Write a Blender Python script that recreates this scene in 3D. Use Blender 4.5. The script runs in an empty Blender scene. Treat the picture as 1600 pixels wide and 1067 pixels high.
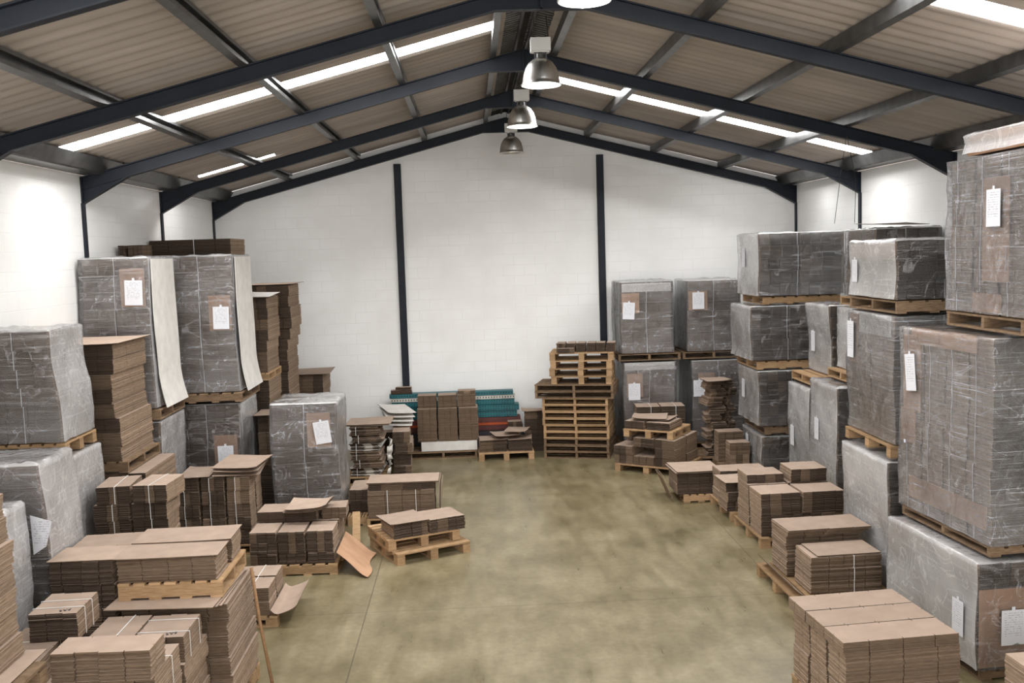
import bpy, math, random
from mathutils import Vector, Matrix, noise
C = bpy.context.scene.collection
PI = math.pi
rnd = random.Random(7)

# ------------------------------------------------------------------ materials
def mat(name):
    m = bpy.data.materials.new(name); m.use_nodes = True
    nt = m.node_tree; nt.nodes.clear()
    out = nt.nodes.new('ShaderNodeOutputMaterial')
    return m, nt, out
def N(nt, typ, **kw):
    n = nt.nodes.new(typ)
    for k, v in kw.items():
        if k in n.inputs: n.inputs[k].default_value = v
        else: setattr(n, k, v)
    return n
def L(nt, a, b): nt.links.new(a, b)
def bsdf(nt, out, col=(.8, .8, .8), rough=.6, metal=0., spec=.3):
    b = N(nt, 'ShaderNodeBsdfPrincipled')
    b.inputs['Base Color'].default_value = (*col, 1)
    b.inputs['Roughness'].default_value = rough
    b.inputs['Metallic'].default_value = metal
    b.inputs['Specular IOR Level'].default_value = spec
    L(nt, b.outputs[0], out.inputs[0]); return b
def objco(nt, scale=(1, 1, 1)):
    t = N(nt, 'ShaderNodeTexCoord'); mp = N(nt, 'ShaderNodeMapping')
    mp.inputs['Scale'].default_value = scale
    L(nt, t.outputs['Object'], mp.inputs[0]); return mp.outputs[0]
def ramp(nt, fac, stops):
    r = N(nt, 'ShaderNodeValToRGB'); e = r.color_ramp.elements
    while len(e) < len(stops): e.new(.5)
    for i, (p, c) in enumerate(stops):
        e[i].position = p; e[i].color = (*c, 1) if len(c) == 3 else c
    L(nt, fac, r.inputs[0]); return r.outputs[0]
def mul(nt, a, b, fac=1., mode='MULTIPLY'):
    m = N(nt, 'ShaderNodeMix', data_type='RGBA', blend_type=mode)
    m.inputs[0].default_value = fac
    for s, v in ((6, a), (7, b)):
        if isinstance(v, tuple): m.inputs[s].default_value = (*v, 1)
        else: L(nt, v, m.inputs[s])
    return m.outputs[2]
def math_(nt, op, a, b=None):
    m = N(nt, 'ShaderNodeMath', operation=op)
    for i, v in enumerate((a, b)):
        if v is None: continue
        if isinstance(v, (int, float)): m.inputs[i].default_value = v
        else: L(nt, v, m.inputs[i])
    return m.outputs[0]
def plain(name, col, rough=.6, metal=0., spec=.3, nscale=6., namp=.25, bump=0.):
    m, nt, out = mat(name); b = bsdf(nt, out, col, rough, metal, spec)
    co = objco(nt); n = N(nt, 'ShaderNodeTexNoise', Scale=nscale, Detail=6.); L(nt, co, n.inputs[0])
    L(nt, mul(nt, col, ramp(nt, n.outputs[0], [(.3, (1 - namp,) * 3), (.7, (1 + namp * .4,) * 3)])), b.inputs['Base Color'])
    if bump:
        bp = N(nt, 'ShaderNodeBump', Strength=bump, Distance=.01); L(nt, n.outputs[0], bp.inputs['Height']); L(nt, bp.outputs[0], b.inputs['Normal'])
    return m
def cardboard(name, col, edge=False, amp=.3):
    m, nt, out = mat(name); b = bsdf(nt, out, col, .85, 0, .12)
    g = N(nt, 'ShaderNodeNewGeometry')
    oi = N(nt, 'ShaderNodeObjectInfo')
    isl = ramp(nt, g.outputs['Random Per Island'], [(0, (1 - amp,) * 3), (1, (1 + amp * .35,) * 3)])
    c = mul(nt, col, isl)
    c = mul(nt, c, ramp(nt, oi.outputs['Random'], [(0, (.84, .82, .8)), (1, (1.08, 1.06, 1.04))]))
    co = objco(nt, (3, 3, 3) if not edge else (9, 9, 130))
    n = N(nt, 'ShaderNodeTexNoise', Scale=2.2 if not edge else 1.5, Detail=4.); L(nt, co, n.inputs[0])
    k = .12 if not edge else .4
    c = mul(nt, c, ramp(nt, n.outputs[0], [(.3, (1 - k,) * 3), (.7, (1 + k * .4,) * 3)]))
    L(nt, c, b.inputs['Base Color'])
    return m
M = {}
M['face'] = cardboard('cardboard_face', (.41, .318, .255), amp=.1)
M['edge'] = cardboard('cardboard_edge', (.335, .246, .174), True)
M['flute'] = cardboard('cardboard_flute_end', (.075, .054, .040), True)  # colour darkened to hold the shade inside the open flutes
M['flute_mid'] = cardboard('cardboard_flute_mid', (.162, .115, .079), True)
M['white_board'] = cardboard('white_lined_board', (.74, .73, .70), amp=.08)
M['white_edge'] = cardboard('white_board_edge', (.5, .46, .41), True)
M['panel'] = cardboard('kraft_panel', (.55, .34, .215), amp=.05)
M['strap'] = plain('white_strap', (.75, .74, .72), .5, namp=.1)
M['navy'] = plain('navy_painted_steel', (.013, .0165, .0235), .5, 0, .2, 3, .25)
M['teal'] = plain('teal_painted_steel', (.010, .125, .145), .45, 0, .4, 5, .3)
M['offwhite_steel'] = plain('offwhite_painted_steel', (.55, .54, .49), .5, 0, .3, 5, .3)
M['orange'] = plain('orange_painted_steel', (.42, .075, .02), .5, 0, .3, 5, .35)
M['maroon'] = plain('maroon_painted_steel', (.11, .035, .03), .55, 0, .3, 5, .35)
M['dark_steel'] = plain('dark_grey_steel', (.045, .042, .045), .6, 0, .3, 5, .35)
M['galv'] = plain('galvanised_steel', (.115, .114, .112), .36, .75, .5, 7, .35)
M['alu'] = plain('spun_aluminium', (.74, .72, .69), .36, 1., .5, 9, .12)
M['gear'] = plain('light_grey_gear_box', (.68, .67, .64), .5, 0, .3, 3, .08)
M['cable'] = plain('dark_cable', (.03, .028, .026), .7)
M['dark'] = plain('dark_ridge_sheet', (.05, .046, .042), .8)
M['slat'] = plain('weathered_ridge_slat', (.20, .19, .175), .7)

def emis(name, col, s):
    m, nt, out = mat(name); e = N(nt, 'ShaderNodeEmission', Strength=s); e.inputs[0].default_value = (*col, 1)
    L(nt, e.outputs[0], out.inputs[0]); return m
M['sky'] = emis('daylit_translucent_sheet', (1, .995, .99), 6.)
M['bulb_off'] = plain('unlit_frosted_bulb', (.7, .7, .68), .3, namp=.05)
M['bulb'] = emis('bulb_added_light', (1, .985, .965), 420.)  # glow added to brighten the aisle; the lamps themselves look unlit

def wood(name, c1, c2):
    m, nt, out = mat(name); b = bsdf(nt, out, c1, .8, 0, .15)
    oi = N(nt, 'ShaderNodeObjectInfo'); g = N(nt, 'ShaderNodeNewGeometry')
    co = objco(nt, (4, 4, 30)); n = N(nt, 'ShaderNodeTexNoise', Scale=3., Detail=5.); L(nt, co, n.inputs[0])
    c = ramp(nt, n.outputs[0], [(.3, c2), (.68, c1)])
    c = mul(nt, c, ramp(nt, g.outputs['Random Per Island'], [(0, (.65, .63, .6)), (1, (1.1, 1.08, 1.05))]))
    c = mul(nt, c, ramp(nt, oi.outputs['Random'], [(0, (.75, .73, .7)), (1, (1.1, 1.08, 1.05))]))
    L(nt, c, b.inputs['Base Color']); return m
M['wood'] = wood('pallet_wood', (.47, .325, .195), (.33, .215, .12))
M['oldwood'] = wood('weathered_pallet_wood', (.27, .19, .125), (.14, .095, .062))
M['stick'] = wood('broomstick_wood', (.34, .21, .12), (.25, .15, .08))

def wallmat(name, swap):
    m, nt, out = mat(name); b = bsdf(nt, out, (.78, .765, .735), .55, 0, .25)
    t = N(nt, 'ShaderNodeTexCoord'); s = N(nt, 'ShaderNodeSeparateXYZ'); cb = N(nt, 'ShaderNodeCombineXYZ')
    L(nt, t.outputs['Object'], s.inputs[0]); L(nt, s.outputs[1 if swap else 0], cb.inputs[0]); L(nt, s.outputs[2], cb.inputs[1])
    br = N(nt, 'ShaderNodeTexBrick'); L(nt, cb.outputs[0], br.inputs[0])
    br.inputs['Color1'].default_value = br.inputs['Color2'].default_value = (1, 1, 1, 1)
    br.inputs['Mortar'].default_value = (0, 0, 0, 1)
    br.inputs['Scale'].default_value = 1.; br.inputs['Mortar Size'].default_value = .006
    br.inputs['Mortar Smooth'].default_value = .6
    br.inputs['Brick Width'].default_value = .4; br.inputs['Row Height'].default_value = .2
    n = N(nt, 'ShaderNodeTexNoise', Scale=1.6, Detail=6.); L(nt, t.outputs['Object'], n.inputs[0])
    n2 = N(nt, 'ShaderNodeTexNoise', Scale=40., Detail=3.); L(nt, t.outputs['Object'], n2.inputs[0])
    c = mul(nt, (.88, .875, .862), ramp(nt, n.outputs[0], [(.3, (.93, .93, .92)), (.65, (1, 1, 1))]))
    mask = math_(nt, 'MULTIPLY', math_(nt, 'SUBTRACT', 1., br.outputs['Color']), ramp(nt, n.outputs[0], [(.42, (0, 0, 0)), (.62, (1, 1, 1))]))
    mx = N(nt, 'ShaderNodeMix', data_type='RGBA'); L(nt, math_(nt, 'MULTIPLY', mask, .22), mx.inputs[0]); L(nt, c, mx.inputs[6]); mx.inputs[7].default_value = (.45, .43, .40, 1)
    L(nt, mx.outputs[2], b.inputs['Base Color'])
    h = math_(nt, 'ADD', br.outputs['Color'], math_(nt, 'MULTIPLY', n2.outputs[0], .5))
    bp = N(nt, 'ShaderNodeBump', Strength=.28, Distance=.006); L(nt, h, bp.inputs['Height']); L(nt, bp.outputs[0], b.inputs['Normal'])
    return m
M['wall_x'] = wallmat('painted_block_wall', False); M['wall_y'] = wallmat('painted_block_side_wall', True)

def roofmat():
    m, nt, out = mat('roof_sheet'); b = bsdf(nt, out, (.4, .36, .32), .75, 0, .2)
    co = objco(nt, (.25, 2.6, .25)); n = N(nt, 'ShaderNodeTexNoise', Scale=1.6, Detail=7., Roughness=.65); L(nt, co, n.inputs[0])
    co2 = objco(nt, (.6, .35, .6)); n2 = N(nt, 'ShaderNodeTexNoise', Scale=1., Detail=5.); L(nt, co2, n2.inputs[0])
    c = mul(nt, (.43, .385, .345), ramp(nt, n.outputs[0], [(.28, (.70, .69, .68)), (.66, (1, 1, 1))]))
    c = mul(nt, c, ramp(nt, n2.outputs[0], [(.3, (.82, .81, .8)), (.7, (1.06, 1.05, 1.04))]))
    L(nt, c, b.inputs['Base Color']); return m
M['roof'] = roofmat()

def floormat():
    m, nt, out = mat('polished_concrete'); b = bsdf(nt, out, (.2, .18, .11), .3, 0, .45)
    t = N(nt, 'ShaderNodeTexCoord'); s = N(nt, 'ShaderNodeSeparateXYZ'); L(nt, t.outputs['Object'], s.inputs[0])
    n = N(nt, 'ShaderNodeTexNoise', Scale=1.1, Detail=8., Roughness=.62); L(nt, t.outputs['Object'], n.inputs[0])
    mp = objco(nt, (2.2, .5, 1)); n3 = N(nt, 'ShaderNodeTexNoise', Scale=2.1, Detail=6., Roughness=.6); L(nt, mp, n3.inputs[0])
    n2 = N(nt, 'ShaderNodeTexNoise', Scale=16., Detail=5.); L(nt, t.outputs['Object'], n2.inputs[0])
    c = ramp(nt, n.outputs[0], [(.28, (.138, .112, .060)), (.5, (.222, .184, .106)), (.72, (.305, .260, .166))])
    c = mul(nt, c, ramp(nt, n3.outputs[0], [(.3, (.72, .71, .66)), (.68, (1.12, 1.12, 1.14))]))
    c = mul(nt, c, ramp(nt, n2.outputs[0], [(.3, (.86, .86, .85)), (.7, (1.06, 1.06, 1.06))]))
    def joint(o, pos, w):
        d = math_(nt, 'ABSOLUTE', math_(nt, 'SUBTRACT', o, pos)); return math_(nt, 'LESS_THAN', d, w)
    j = joint(s.outputs[0], -1.2, .006)
    for o, p in ((0, 3.15), (1, 9.7), (1, 14.2), (1, 5.2)): j = math_(nt, 'MAXIMUM', j, joint(s.outputs[o], p, .005))
    mx = N(nt, 'ShaderNodeMix', data_type='RGBA'); L(nt, math_(nt, 'MULTIPLY', j, .6), mx.inputs[0]); L(nt, c, mx.inputs[6]); mx.inputs[7].default_value = (.04, .036, .025, 1)
    L(nt, mx.outputs[2], b.inputs['Base Color'])
    L(nt, ramp(nt, n3.outputs[0], [(.3, (.26,) * 3), (.7, (.42,) * 3)]), b.inputs['Roughness'])
    bp = N(nt, 'ShaderNodeBump', Strength=.12, Distance=.004); L(nt, n.outputs[0], bp.inputs['Height']); L(nt, bp.outputs[0], b.inputs['Normal'])
    return m
M['floor'] = floormat()

def filmmat(name, haze0, haze1, tint=(.84, .83, .85), streak=30., crease_glint=.24, trans=.2, streak_glint=.22, bump=.8):
    # stretch film: clear sheet with painted white highlights over its haze and a glossy wrinkled skin
    m, nt, out = mat(name)
    tc = N(nt, 'ShaderNodeTexCoord')
    def nz(scale, s, det=4., rough=.55, dist=0.):
        mp = N(nt, 'ShaderNodeMapping'); mp.inputs['Scale'].default_value = scale
        L(nt, tc.outputs['Object'], mp.inputs[0])
        n = N(nt, 'ShaderNodeTexNoise', Scale=s, Detail=det, Roughness=rough, Distortion=dist); L(nt, mp.outputs[0], n.inputs[0]); return n.outputs[0]
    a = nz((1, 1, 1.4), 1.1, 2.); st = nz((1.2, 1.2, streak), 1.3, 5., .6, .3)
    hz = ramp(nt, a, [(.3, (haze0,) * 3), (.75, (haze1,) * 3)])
    sk = ramp(nt, st, [(.55, (0, 0, 0)), (.72, (streak_glint,) * 3)])  # highlight streaks painted into the haze
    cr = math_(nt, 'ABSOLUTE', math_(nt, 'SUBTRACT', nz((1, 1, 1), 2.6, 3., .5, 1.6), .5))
    ck = ramp(nt, cr, [(0, (crease_glint,) * 3), (.018, (0, 0, 0))])  # thin white lines painted as highlights along creases
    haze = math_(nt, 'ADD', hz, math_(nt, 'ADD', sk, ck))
    tr = N(nt, 'ShaderNodeBsdfTransparent'); tr.inputs[0].default_value = (.95, .945, .955, 1)
    df = N(nt, 'ShaderNodeBsdfDiffuse'); df.inputs[0].default_value = (*tint, 1)
    tl = N(nt, 'ShaderNodeBsdfTranslucent'); tl.inputs[0].default_value = (*tint, 1)
    ad = N(nt, 'ShaderNodeMixShader'); ad.inputs[0].default_value = trans
    L(nt, df.outputs[0], ad.inputs[1]); L(nt, tl.outputs[0], ad.inputs[2])
    mx = N(nt, 'ShaderNodeMixShader'); L(nt, haze, mx.inputs[0]); L(nt, tr.outputs[0], mx.inputs[1]); L(nt, ad.outputs[0], mx.inputs[2])
    gl = N(nt, 'ShaderNodeBsdfGlossy', Roughness=.12)
    fr = N(nt, 'ShaderNodeFresnel', IOR=1.5)
    b1 = nz((1.5, 1.5, streak * .8), 2.4, 6., .65, .6); b2 = nz((1, 1, 1), 9., 5., .6, 1.2)
    bp = N(nt, 'ShaderNodeBump', Strength=bump, Distance=.025)
    L(nt, math_(nt, 'ADD', math_(nt, 'MULTIPLY', b1, .6), b2), bp.inputs['Height'])
    L(nt, bp.outputs[0], gl.inputs['Normal']); L(nt, bp.outputs[0], fr.inputs['Normal'])
    m2 = N(nt, 'ShaderNodeMixShader'); L(nt, math_(nt, 'MULTIPLY', fr.outputs[0], 1.7), m2.inputs[0])
    L(nt, mx.outputs[0], m2.inputs[1]); L(nt, gl.outputs[0], m2.inputs[2]); L(nt, m2.outputs[0], out.inputs[0])
    return m
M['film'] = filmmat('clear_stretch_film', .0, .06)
M['film_hazy'] = filmmat('hazy_stretch_film', .02, .17, tint=(.88, .86, .88), streak_glint=.30)
M['film_lit_haze'] = filmmat('cloudy_film_painted_light', .32, .64, tint=(.95, .935, .935), streak=30., crease_glint=.16, streak_glint=.14, bump=.35)  # whiter haze, with the light on tops and aisle sides painted in
M['film_wound'] = filmmat('tightly_wound_stretch_film', .05, .17, streak=85., streak_glint=.6, tint=(.88, .87, .89))

def papermat():
    m, nt, out = mat('printed_paper'); b = bsdf(nt, out, (.8, .8, .8), .7, 0, .2)
    t = N(nt, 'ShaderNodeTexCoord'); s = N(nt, 'ShaderNodeSeparateXYZ'); L(nt, t.outputs['Generated'], s.inputs[0])
    # x across, z up the sheet (sheets are built upright in their own XZ plane)
    f = math_(nt, 'FRACT', math_(nt, 'MULTIPLY', s.outputs[2], 17.)); ln = math_(nt, 'LESS_THAN', f, .4)
    mp = N(nt, 'ShaderNodeMapping'); mp.inputs['Scale'].default_value = (14, 1, 17); L(nt, t.outputs['Generated'], mp.inputs[0])
    n = N(nt, 'ShaderNodeTexNoise', Scale=1., Detail=1.); L(nt, mp.outputs[0], n.inputs[0])
    on = math_(nt, 'MULTIPLY', ln, math_(nt, 'GREATER_THAN', n.outputs[0], .5))
    bx = math_(nt, 'MULTIPLY', math_(nt, 'GREATER_THAN', s.outputs[0], .12), math_(nt, 'LESS_THAN', s.outputs[0], .88))
    bz = math_(nt, 'MULTIPLY', math_(nt, 'GREATER_THAN', s.outputs[2], .2), math_(nt, 'LESS_THAN', s.outputs[2], .85))
    on = math_(nt, 'MULTIPLY', on, math_(nt, 'MULTIPLY', bx, bz))
    mx = N(nt, 'ShaderNodeMix', data_type='RGBA'); L(nt, math_(nt, 'MULTIPLY', on, .55), mx.inputs[0]); mx.inputs[6].default_value = (.64, .64, .67, 1); mx.inputs[7].default_value = (.2, .2, .23, 1)
    L(nt, mx.outputs[2], b.inputs['Base Color']); return m
M['paper'] = papermat()

# ------------------------------------------------------------------ mesh building
class MB:
    def __init__(s): s.v = []; s.f = []; s.m = []
    def box(s, c, d, rot=0., mi=0, tilt=None):
        R = Matrix.Rotation(rot, 3, 'Z')
        if tilt: R = R @ Matrix.Rotation(tilt[1], 3, tilt[0])
        b = len(s.v)
        for z in (-1, 1):
            for x, y in ((-1, -1), (1, -1), (1, 1), (-1, 1)):
                p = R @ Vector((x * d[0] / 2, y * d[1] / 2, z * d[2] / 2)); s.v.append((p.x + c[0], p.y + c[1], p.z + c[2]))
        for q in ((3, 2, 1, 0), (4, 5, 6, 7), (0, 1, 5, 4), (1, 2, 6, 5), (2, 3, 7, 6), (3, 0, 4, 7)):
            s.f.append(tuple(b + i for i in q)); s.m.append(mi)
    def prism(s, pts, z0, z1, mtop=0, mside=0):
        """pts CCW (x,y); mside int or list per edge"""
        b = len(s.v); n = len(pts)
        s.v += [(x, y, z0) for x, y in pts] + [(x, y, z1) for x, y in pts]
        s.f.append(tuple(b + n + i for i in range(n))); s.m.append(mtop)
        s.f.append(tuple(b + n - 1 - i for i in range(n))); s.m.append(mtop)
        for i in range(n):
            j = (i + 1) % n
            s.f.append((b + i, b + j, b + n + j, b + n + i)); s.m.append(mside if isinstance(mside, int) else mside[i])
    def profile(s, pts, a0, a1, axis='Y', mi=0):
        """extrude a closed profile along an axis: axis Y -> pts are (x,z); X -> pts are (y,z)"""
        b = len(s.v); n = len(pts)
        for a in (a0, a1):
            for p, q in pts: s.v.append((p, a, q) if axis == 'Y' else (a, p, q))
        s.f.append(tuple(b + i for i in range(n))); s.m.append(mi)
        s.f.append(tuple(b + 2 * n - 1 - i for i in range(n))); s.m.append(mi)
        for i in range(n):
            j = (i + 1) % n; s.f.append((b + i, b + n + i, b + n + j, b + j)); s.m.append(mi)
    def tube(s, pts, r, seg=6, mi=0):
        rings = []
        for i, p in enumerate(pts):
            p = Vector(p); t = (Vector(pts[min(i + 1, len(pts) - 1)]) - Vector(pts[max(i - 1, 0)])).normalized()
            u = t.orthogonal().normalized(); w = t.cross(u); b = len(s.v)
            for k in range(seg):
                a = 2 * PI * k / seg; q = p + (u * math.cos(a) + w * math.sin(a)) * r; s.v.append(tuple(q))
            rings.append(b)
        for a, b in zip(rings, rings[1:]):
            for k in range(seg):
                l = (k + 1) % seg; s.f.append((a + k, a + l, b + l, b + k)); s.m.append(mi)
        s.f.append(tuple(rings[0] + k for k in reversed(range(seg)))); s.m.append(mi)
        s.f.append(tuple(rings[-1] + k for k in range(seg))); s.m.append(mi)
    def lathe(s, prof, seg=32, c=(0, 0, 0), mi=0, cap=True):
        rings = []
        for r, z in prof:
            rings.append(len(s.v))
            for k in range(seg):
                a = 2 * PI * k / seg; s.v.append((c[0] + r * math.cos(a), c[1] + r * math.sin(a), c[2] + z))
        for a, b in zip(rings, rings[1:]):
            for k in range(seg):
                l = (k + 1) % seg; s.f.append((a + k, a + l, b + l, b + k)); s.m.append(mi)
    def mesh(s, name, mats, smooth=False):
        me = bpy.data.meshes.new(name); me.from_pydata(s.v, [], s.f)
        for m in mats: me.materials.append(M[m])
        me.polygons.foreach_set('material_index', s.m)
        if smooth: me.polygons.foreach_set('use_smooth', [True] * len(s.f))
        me.update(); return me
    def build(s, name, mats, parent=None, smooth=False, loc=None, rz=0.):
        if isinstance(mats, str): mats = [mats]
        return link(name, s.mesh(name, mats, smooth), parent, loc, rz)
def link(name, me, parent=None, loc=None, rz=0.):
    o = bpy.data.objects.new(name, me); C.objects.link(o)
    if parent: o.parent = parent
    if loc: o.location = loc
    o.rotation_euler.z = rz
    return o
def tag(o, label=None, cat=None, group=None, kind=None):
    if label: o['label'] = label
    if cat: o['category'] = cat
    if group: o['group'] = group
    if kind: o['kind'] = kind
    return o
def empty(name, loc, yaw=0.):
    o = bpy.data.objects.new(name, None); C.objects.link(o); o.location = loc; o.rotation_euler.z = math.radians(yaw); o.empty_display_size = .1
    return o
def from_corner(corner, x, y, w, d, yaw):
    """centre of a w x d footprint from its near-left ('l') or near-right ('r') corner"""
    a = math.radians(yaw); sx = w / 2 if corner == 'l' else -w / 2
    return x + sx * math.cos(a) - d / 2 * math.sin(a), y + sx * math.sin(a) + d / 2 * math.cos(a)
ORD = ['top', 'second', 'third', 'fourth', 'fifth', 'sixth', 'seventh', 'eighth', 'ninth', 'tenth', 'eleventh', 'twelfth']

# ------------------------------------------------------------------ the building
XL, XR, XM = -4.703, 6.159, .728
Y0, YB = -1.6, 18.2
FR = [9.1, 12.1, 15.1, 18.1]
SL = .258
def roofz(x): return 4.84 + SL * ((x - XL) if x < XM else (XR - x))
def structure(o, label=None): return tag(o, label, None, None, 'structure')

b = MB(); b.box(((XL + XR) / 2, (Y0 + YB) / 2, -.1), (XR - XL + .5, YB - Y0 + .4, .2)); structure(b.build('floor', 'floor'))
b = MB(); b.box((XL - .1, (Y0 + YB) / 2, 2.37), (.2, YB - Y0, 4.74)); structure(b.build('wall_left', 'wall_y'))
b = MB(); b.box((XR + .1, (Y0 + YB) / 2, 2.37), (.2, YB - Y0, 4.74)); structure(b.build('wall_right', 'wall_y'))
b = MB(); b.profile([(XL - .2, 0), (XR + .2, 0), (XR + .2, 4.79), (XR, 4.825), (XM, roofz(XM) - .012), (XL, 4.825), (XL - .2, 4.79)], YB, YB + .2); structure(b.build('wall_back', 'wall_x'))

# roof sheets with slots for the translucent strips
SKY = [('L', 10.75, 11.17, -4.40, .33), ('R', 13.86, 14.24, 1.25, 5.86), ('R', 7.28, 7.66, 1.25, 6.0), ('L', 15.35, 15.6, -4.2, -3.0), ('R', 16.3, 16.55, 4.6, 5.75),
       ('L', 4.6, 5.02, -4.45, .33)]  # this last strip is out of view, added for its light
def corr(y): return .011 * math.sin(2 * PI * y / .21)
def sheetgrid(bm, xs, ys, off=0.):
    base = len(bm.v)
    for y in ys:
        for x in xs: bm.v.append((x, y, roofz(x) + corr(y) + off))
    return base
def roof():
    b = MB()
    ysteps = set(round(Y0 - .1 + i * .035, 4) for i in range(int((YB - Y0 + .15) / .035) + 1))
    for s in SKY: ysteps |= {s[1], s[2]}
    ys = sorted(ysteps)
    for side, xa, xb in (('L', XL - .3, XM - .26), ('R', XM + .26, XR + .3)):
        xs = sorted({xa, xb} | {v for s in SKY if s[0] == side for v in (s[3], s[4])})
        idx = {}
        for j, y in enumerate(ys):
            for i, x in enumerate(xs): idx[i, j] = len(b.v); b.v.append((x, y, roofz(x) + corr(y)))
        for j in range(len(ys) - 1):
            ym = (ys[j] + ys[j + 1]) / 2
            for i in range(len(xs) - 1):
                xm = (xs[i] + xs[i + 1]) / 2
                if any(s[0] == side and s[1] < ym < s[2] and s[3] < xm < s[4] for s in SKY): continue
                b.f.append((idx[i, j], idx[i, j + 1], idx[i + 1, j + 1], idx[i + 1, j])); b.m.append(0)
    structure(b.build('ceiling', 'roof', smooth=True))
roof()
for k, (side, ya, yb, xa, xb) in enumerate(SKY):
    b = MB(); n = 14
    for i in range(n + 1):
        y = ya + (yb - ya) * i / n
        for x in (xa, xb): b.v.append((x, y, roofz(x) + corr(y) + .004))
    for i in range(n): b.f.append((2 * i, 2 * i + 2, 2 * i + 3, 2 * i + 1)); b.m.append(0)
    structure(b.build('window_%d' % (k + 1), 'sky'))
# ridge: dark cap with slatted sheeting, two galvanised ridge purlins
b = MB(); b.profile([(XM - .42, roofz(XM - .42) + .012), (XM - .38, roofz(XM - .38) + .015), (XM - .34, roofz(XM - .34) + .14), (XM, roofz(XM) + .17), (XM + .34, roofz(XM + .34) + .14), (XM + .38, roofz(XM + .38) + .015), (XM + .42, roofz(XM + .42) + .012), (XM + .36, roofz(XM + .36) + .2), (XM, roofz(XM) + .24), (XM - .36, roofz(XM - .36) + .2)], Y0, YB + .2); b.box((XM, YB + .12, roofz(XM) + .06), (.7, .16, .24)); structure(b.build('ridge_cap', 'dark'))
b = MB()
y = Y0 + .1
while y < YB - .05:
    for s in (-1, 1):
        b.box((XM + s * .16, y, roofz(XM) + .02), (.25, .014, .012), 0, 0, ('Y', s * .25))
    y += .105
structure(b.build('ridge_slats', 'slat'))
b = MB()
for dx in (-.07, .06): b.box((XM + dx, (Y0 + YB) / 2, roofz(XM) - .02), (.03, YB - Y0, .05))
structure(b.build('ridge_runners', 'dark_steel'))
def purlin(x, big=False):
    b = MB(); s = 1 if x < XM else -1; h = .12; w = .036; t = .012; z = roofz(x) - .018
    sl = SL * s
    def P(u, v): return (x + u, z + u * sl - v)
    pts = [P(-w, 0), P(w, 0), P(w, .03), P(w - t, .03), P(w - t, t), P(-w + t, t), P(-w + t, h - t), P(w - t, h - t), P(w - t, h - .035), P(w, h - .035), P(w, h), P(-w, h)]
    b.profile(pts, Y0, YB - .01)
    structure(b.build('purlin', 'galv'))
for x in (-3.27, -2.0, -.76, .36, 1.1, 2.22, 3.46, 4.73): purlin(x)
for s, xw in ((1, XL), (-1, XR)):                      # eaves gutter beams on the wall heads
    b = MB(); pts = [(0, 4.745), (.27, 4.745), (.29, 4.76), (.38, 4.905), (.35, 4.905), (.27, 4.775), (0, 4.775)]
    pts = [(xw + s * u, v) for u, v in pts]
    b.profile(pts if s > 0 else pts[::-1], Y0, YB - .01); structure(b.build('eaves_beam', 'galv'))
    b = MB()
    for y in FR[:3]:
        for dy in (-.25, .42): b.box((xw + s * .335, y + dy, 4.845), (.012, .012, .19), 0, 0, ('Y', s * .55))
    structure(b.build('eaves_splice', 'dark_steel'))

def rafter(y, wallside=False):
    """portal frame: tapered-haunch I rafters with an apex haunch, columns let into the walls"""
    b = MB(); fl = .045; tw = .012; D = .157
    yc = y if not wallside else y - .0
    top = lambda x: 4.715 + SL * ((x - XL) if x < XM else (XR - x))
    for s, xw in ((1, XL), (-1, XR)):
        X = lambda u: xw + s * u
        run = abs(XM - xw)
        lo = [(0, 4.385), (.58, top(X(.58)) - D), (run - .42, top(X(run - .42)) - D), (run, top(X(run - .42)) - D)]
        up = [(run, top(XM)), (0, 4.715)]
        web = [(X(u), v) for u, v in lo + up]
        if s < 0: web = web[::-1]
        b.profile(web, yc - tw / 2, yc + tw / 2)
        for (u0, v0), (u1, v1) in zip(lo, lo[1:]):
            q = [(X(u0), v0), (X(u1), v1), (X(u1), v1 + .014), (X(u0), v0 + .014)]
            b.profile(q if s > 0 else q[::-1], yc - fl, yc + fl if not wallside else YB - .012)
        q = [(X(0), 4.70), (X(run), top(XM) - .014), (X(run), top(XM)), (X(0), 4.715)]
        b.profile(q if s > 0 else q[::-1], yc - fl, yc + fl if not wallside else YB - .012)
        q = [(X(0), 4.385), (X(.02), 4.39), (X(.02), 4.715), (X(0), 4.715)]
        b.profile(q if s > 0 else q[::-1], yc - fl, yc + fl if not wallside else YB - .012)
        # rib where the haunch meets the rafter line
        q = [(X(.02), top(X(.02)) - D), (X(.58), top(X(.58)) - D + .002), (X(.58), top(X(.58)) - D + .010), (X(.02), top(X(.02)) - D + .010)]
        b.profile(q if s > 0 else q[::-1], yc - fl * .5, yc + fl * .5)
    b.box((XM, yc, top(XM) - .14), (.02, fl * 2, .25))
    for y_, s, xw in ((yc, 1, XL), (yc, -1, XR)): b.box((xw + s * .008, yc - .02, 2.2), (.03, .09, 4.4))
    structure(b.build('portal_frame', 'navy'))
for i, y in enumerate([.1, 3.1, 6.1] + FR): rafter(y if i < 6 else 18.105, i == 6)
for px_, ztop in ((-1.30, 5.33), (2.47, 5.40)):
    b = MB(); b.box((px_, YB - .03, ztop / 2), (.13, .06, ztop)); b.box((px_, YB - .066, ztop / 2), (.10, .012, ztop))
    structure(b.build('wall_post', 'navy'))

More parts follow.
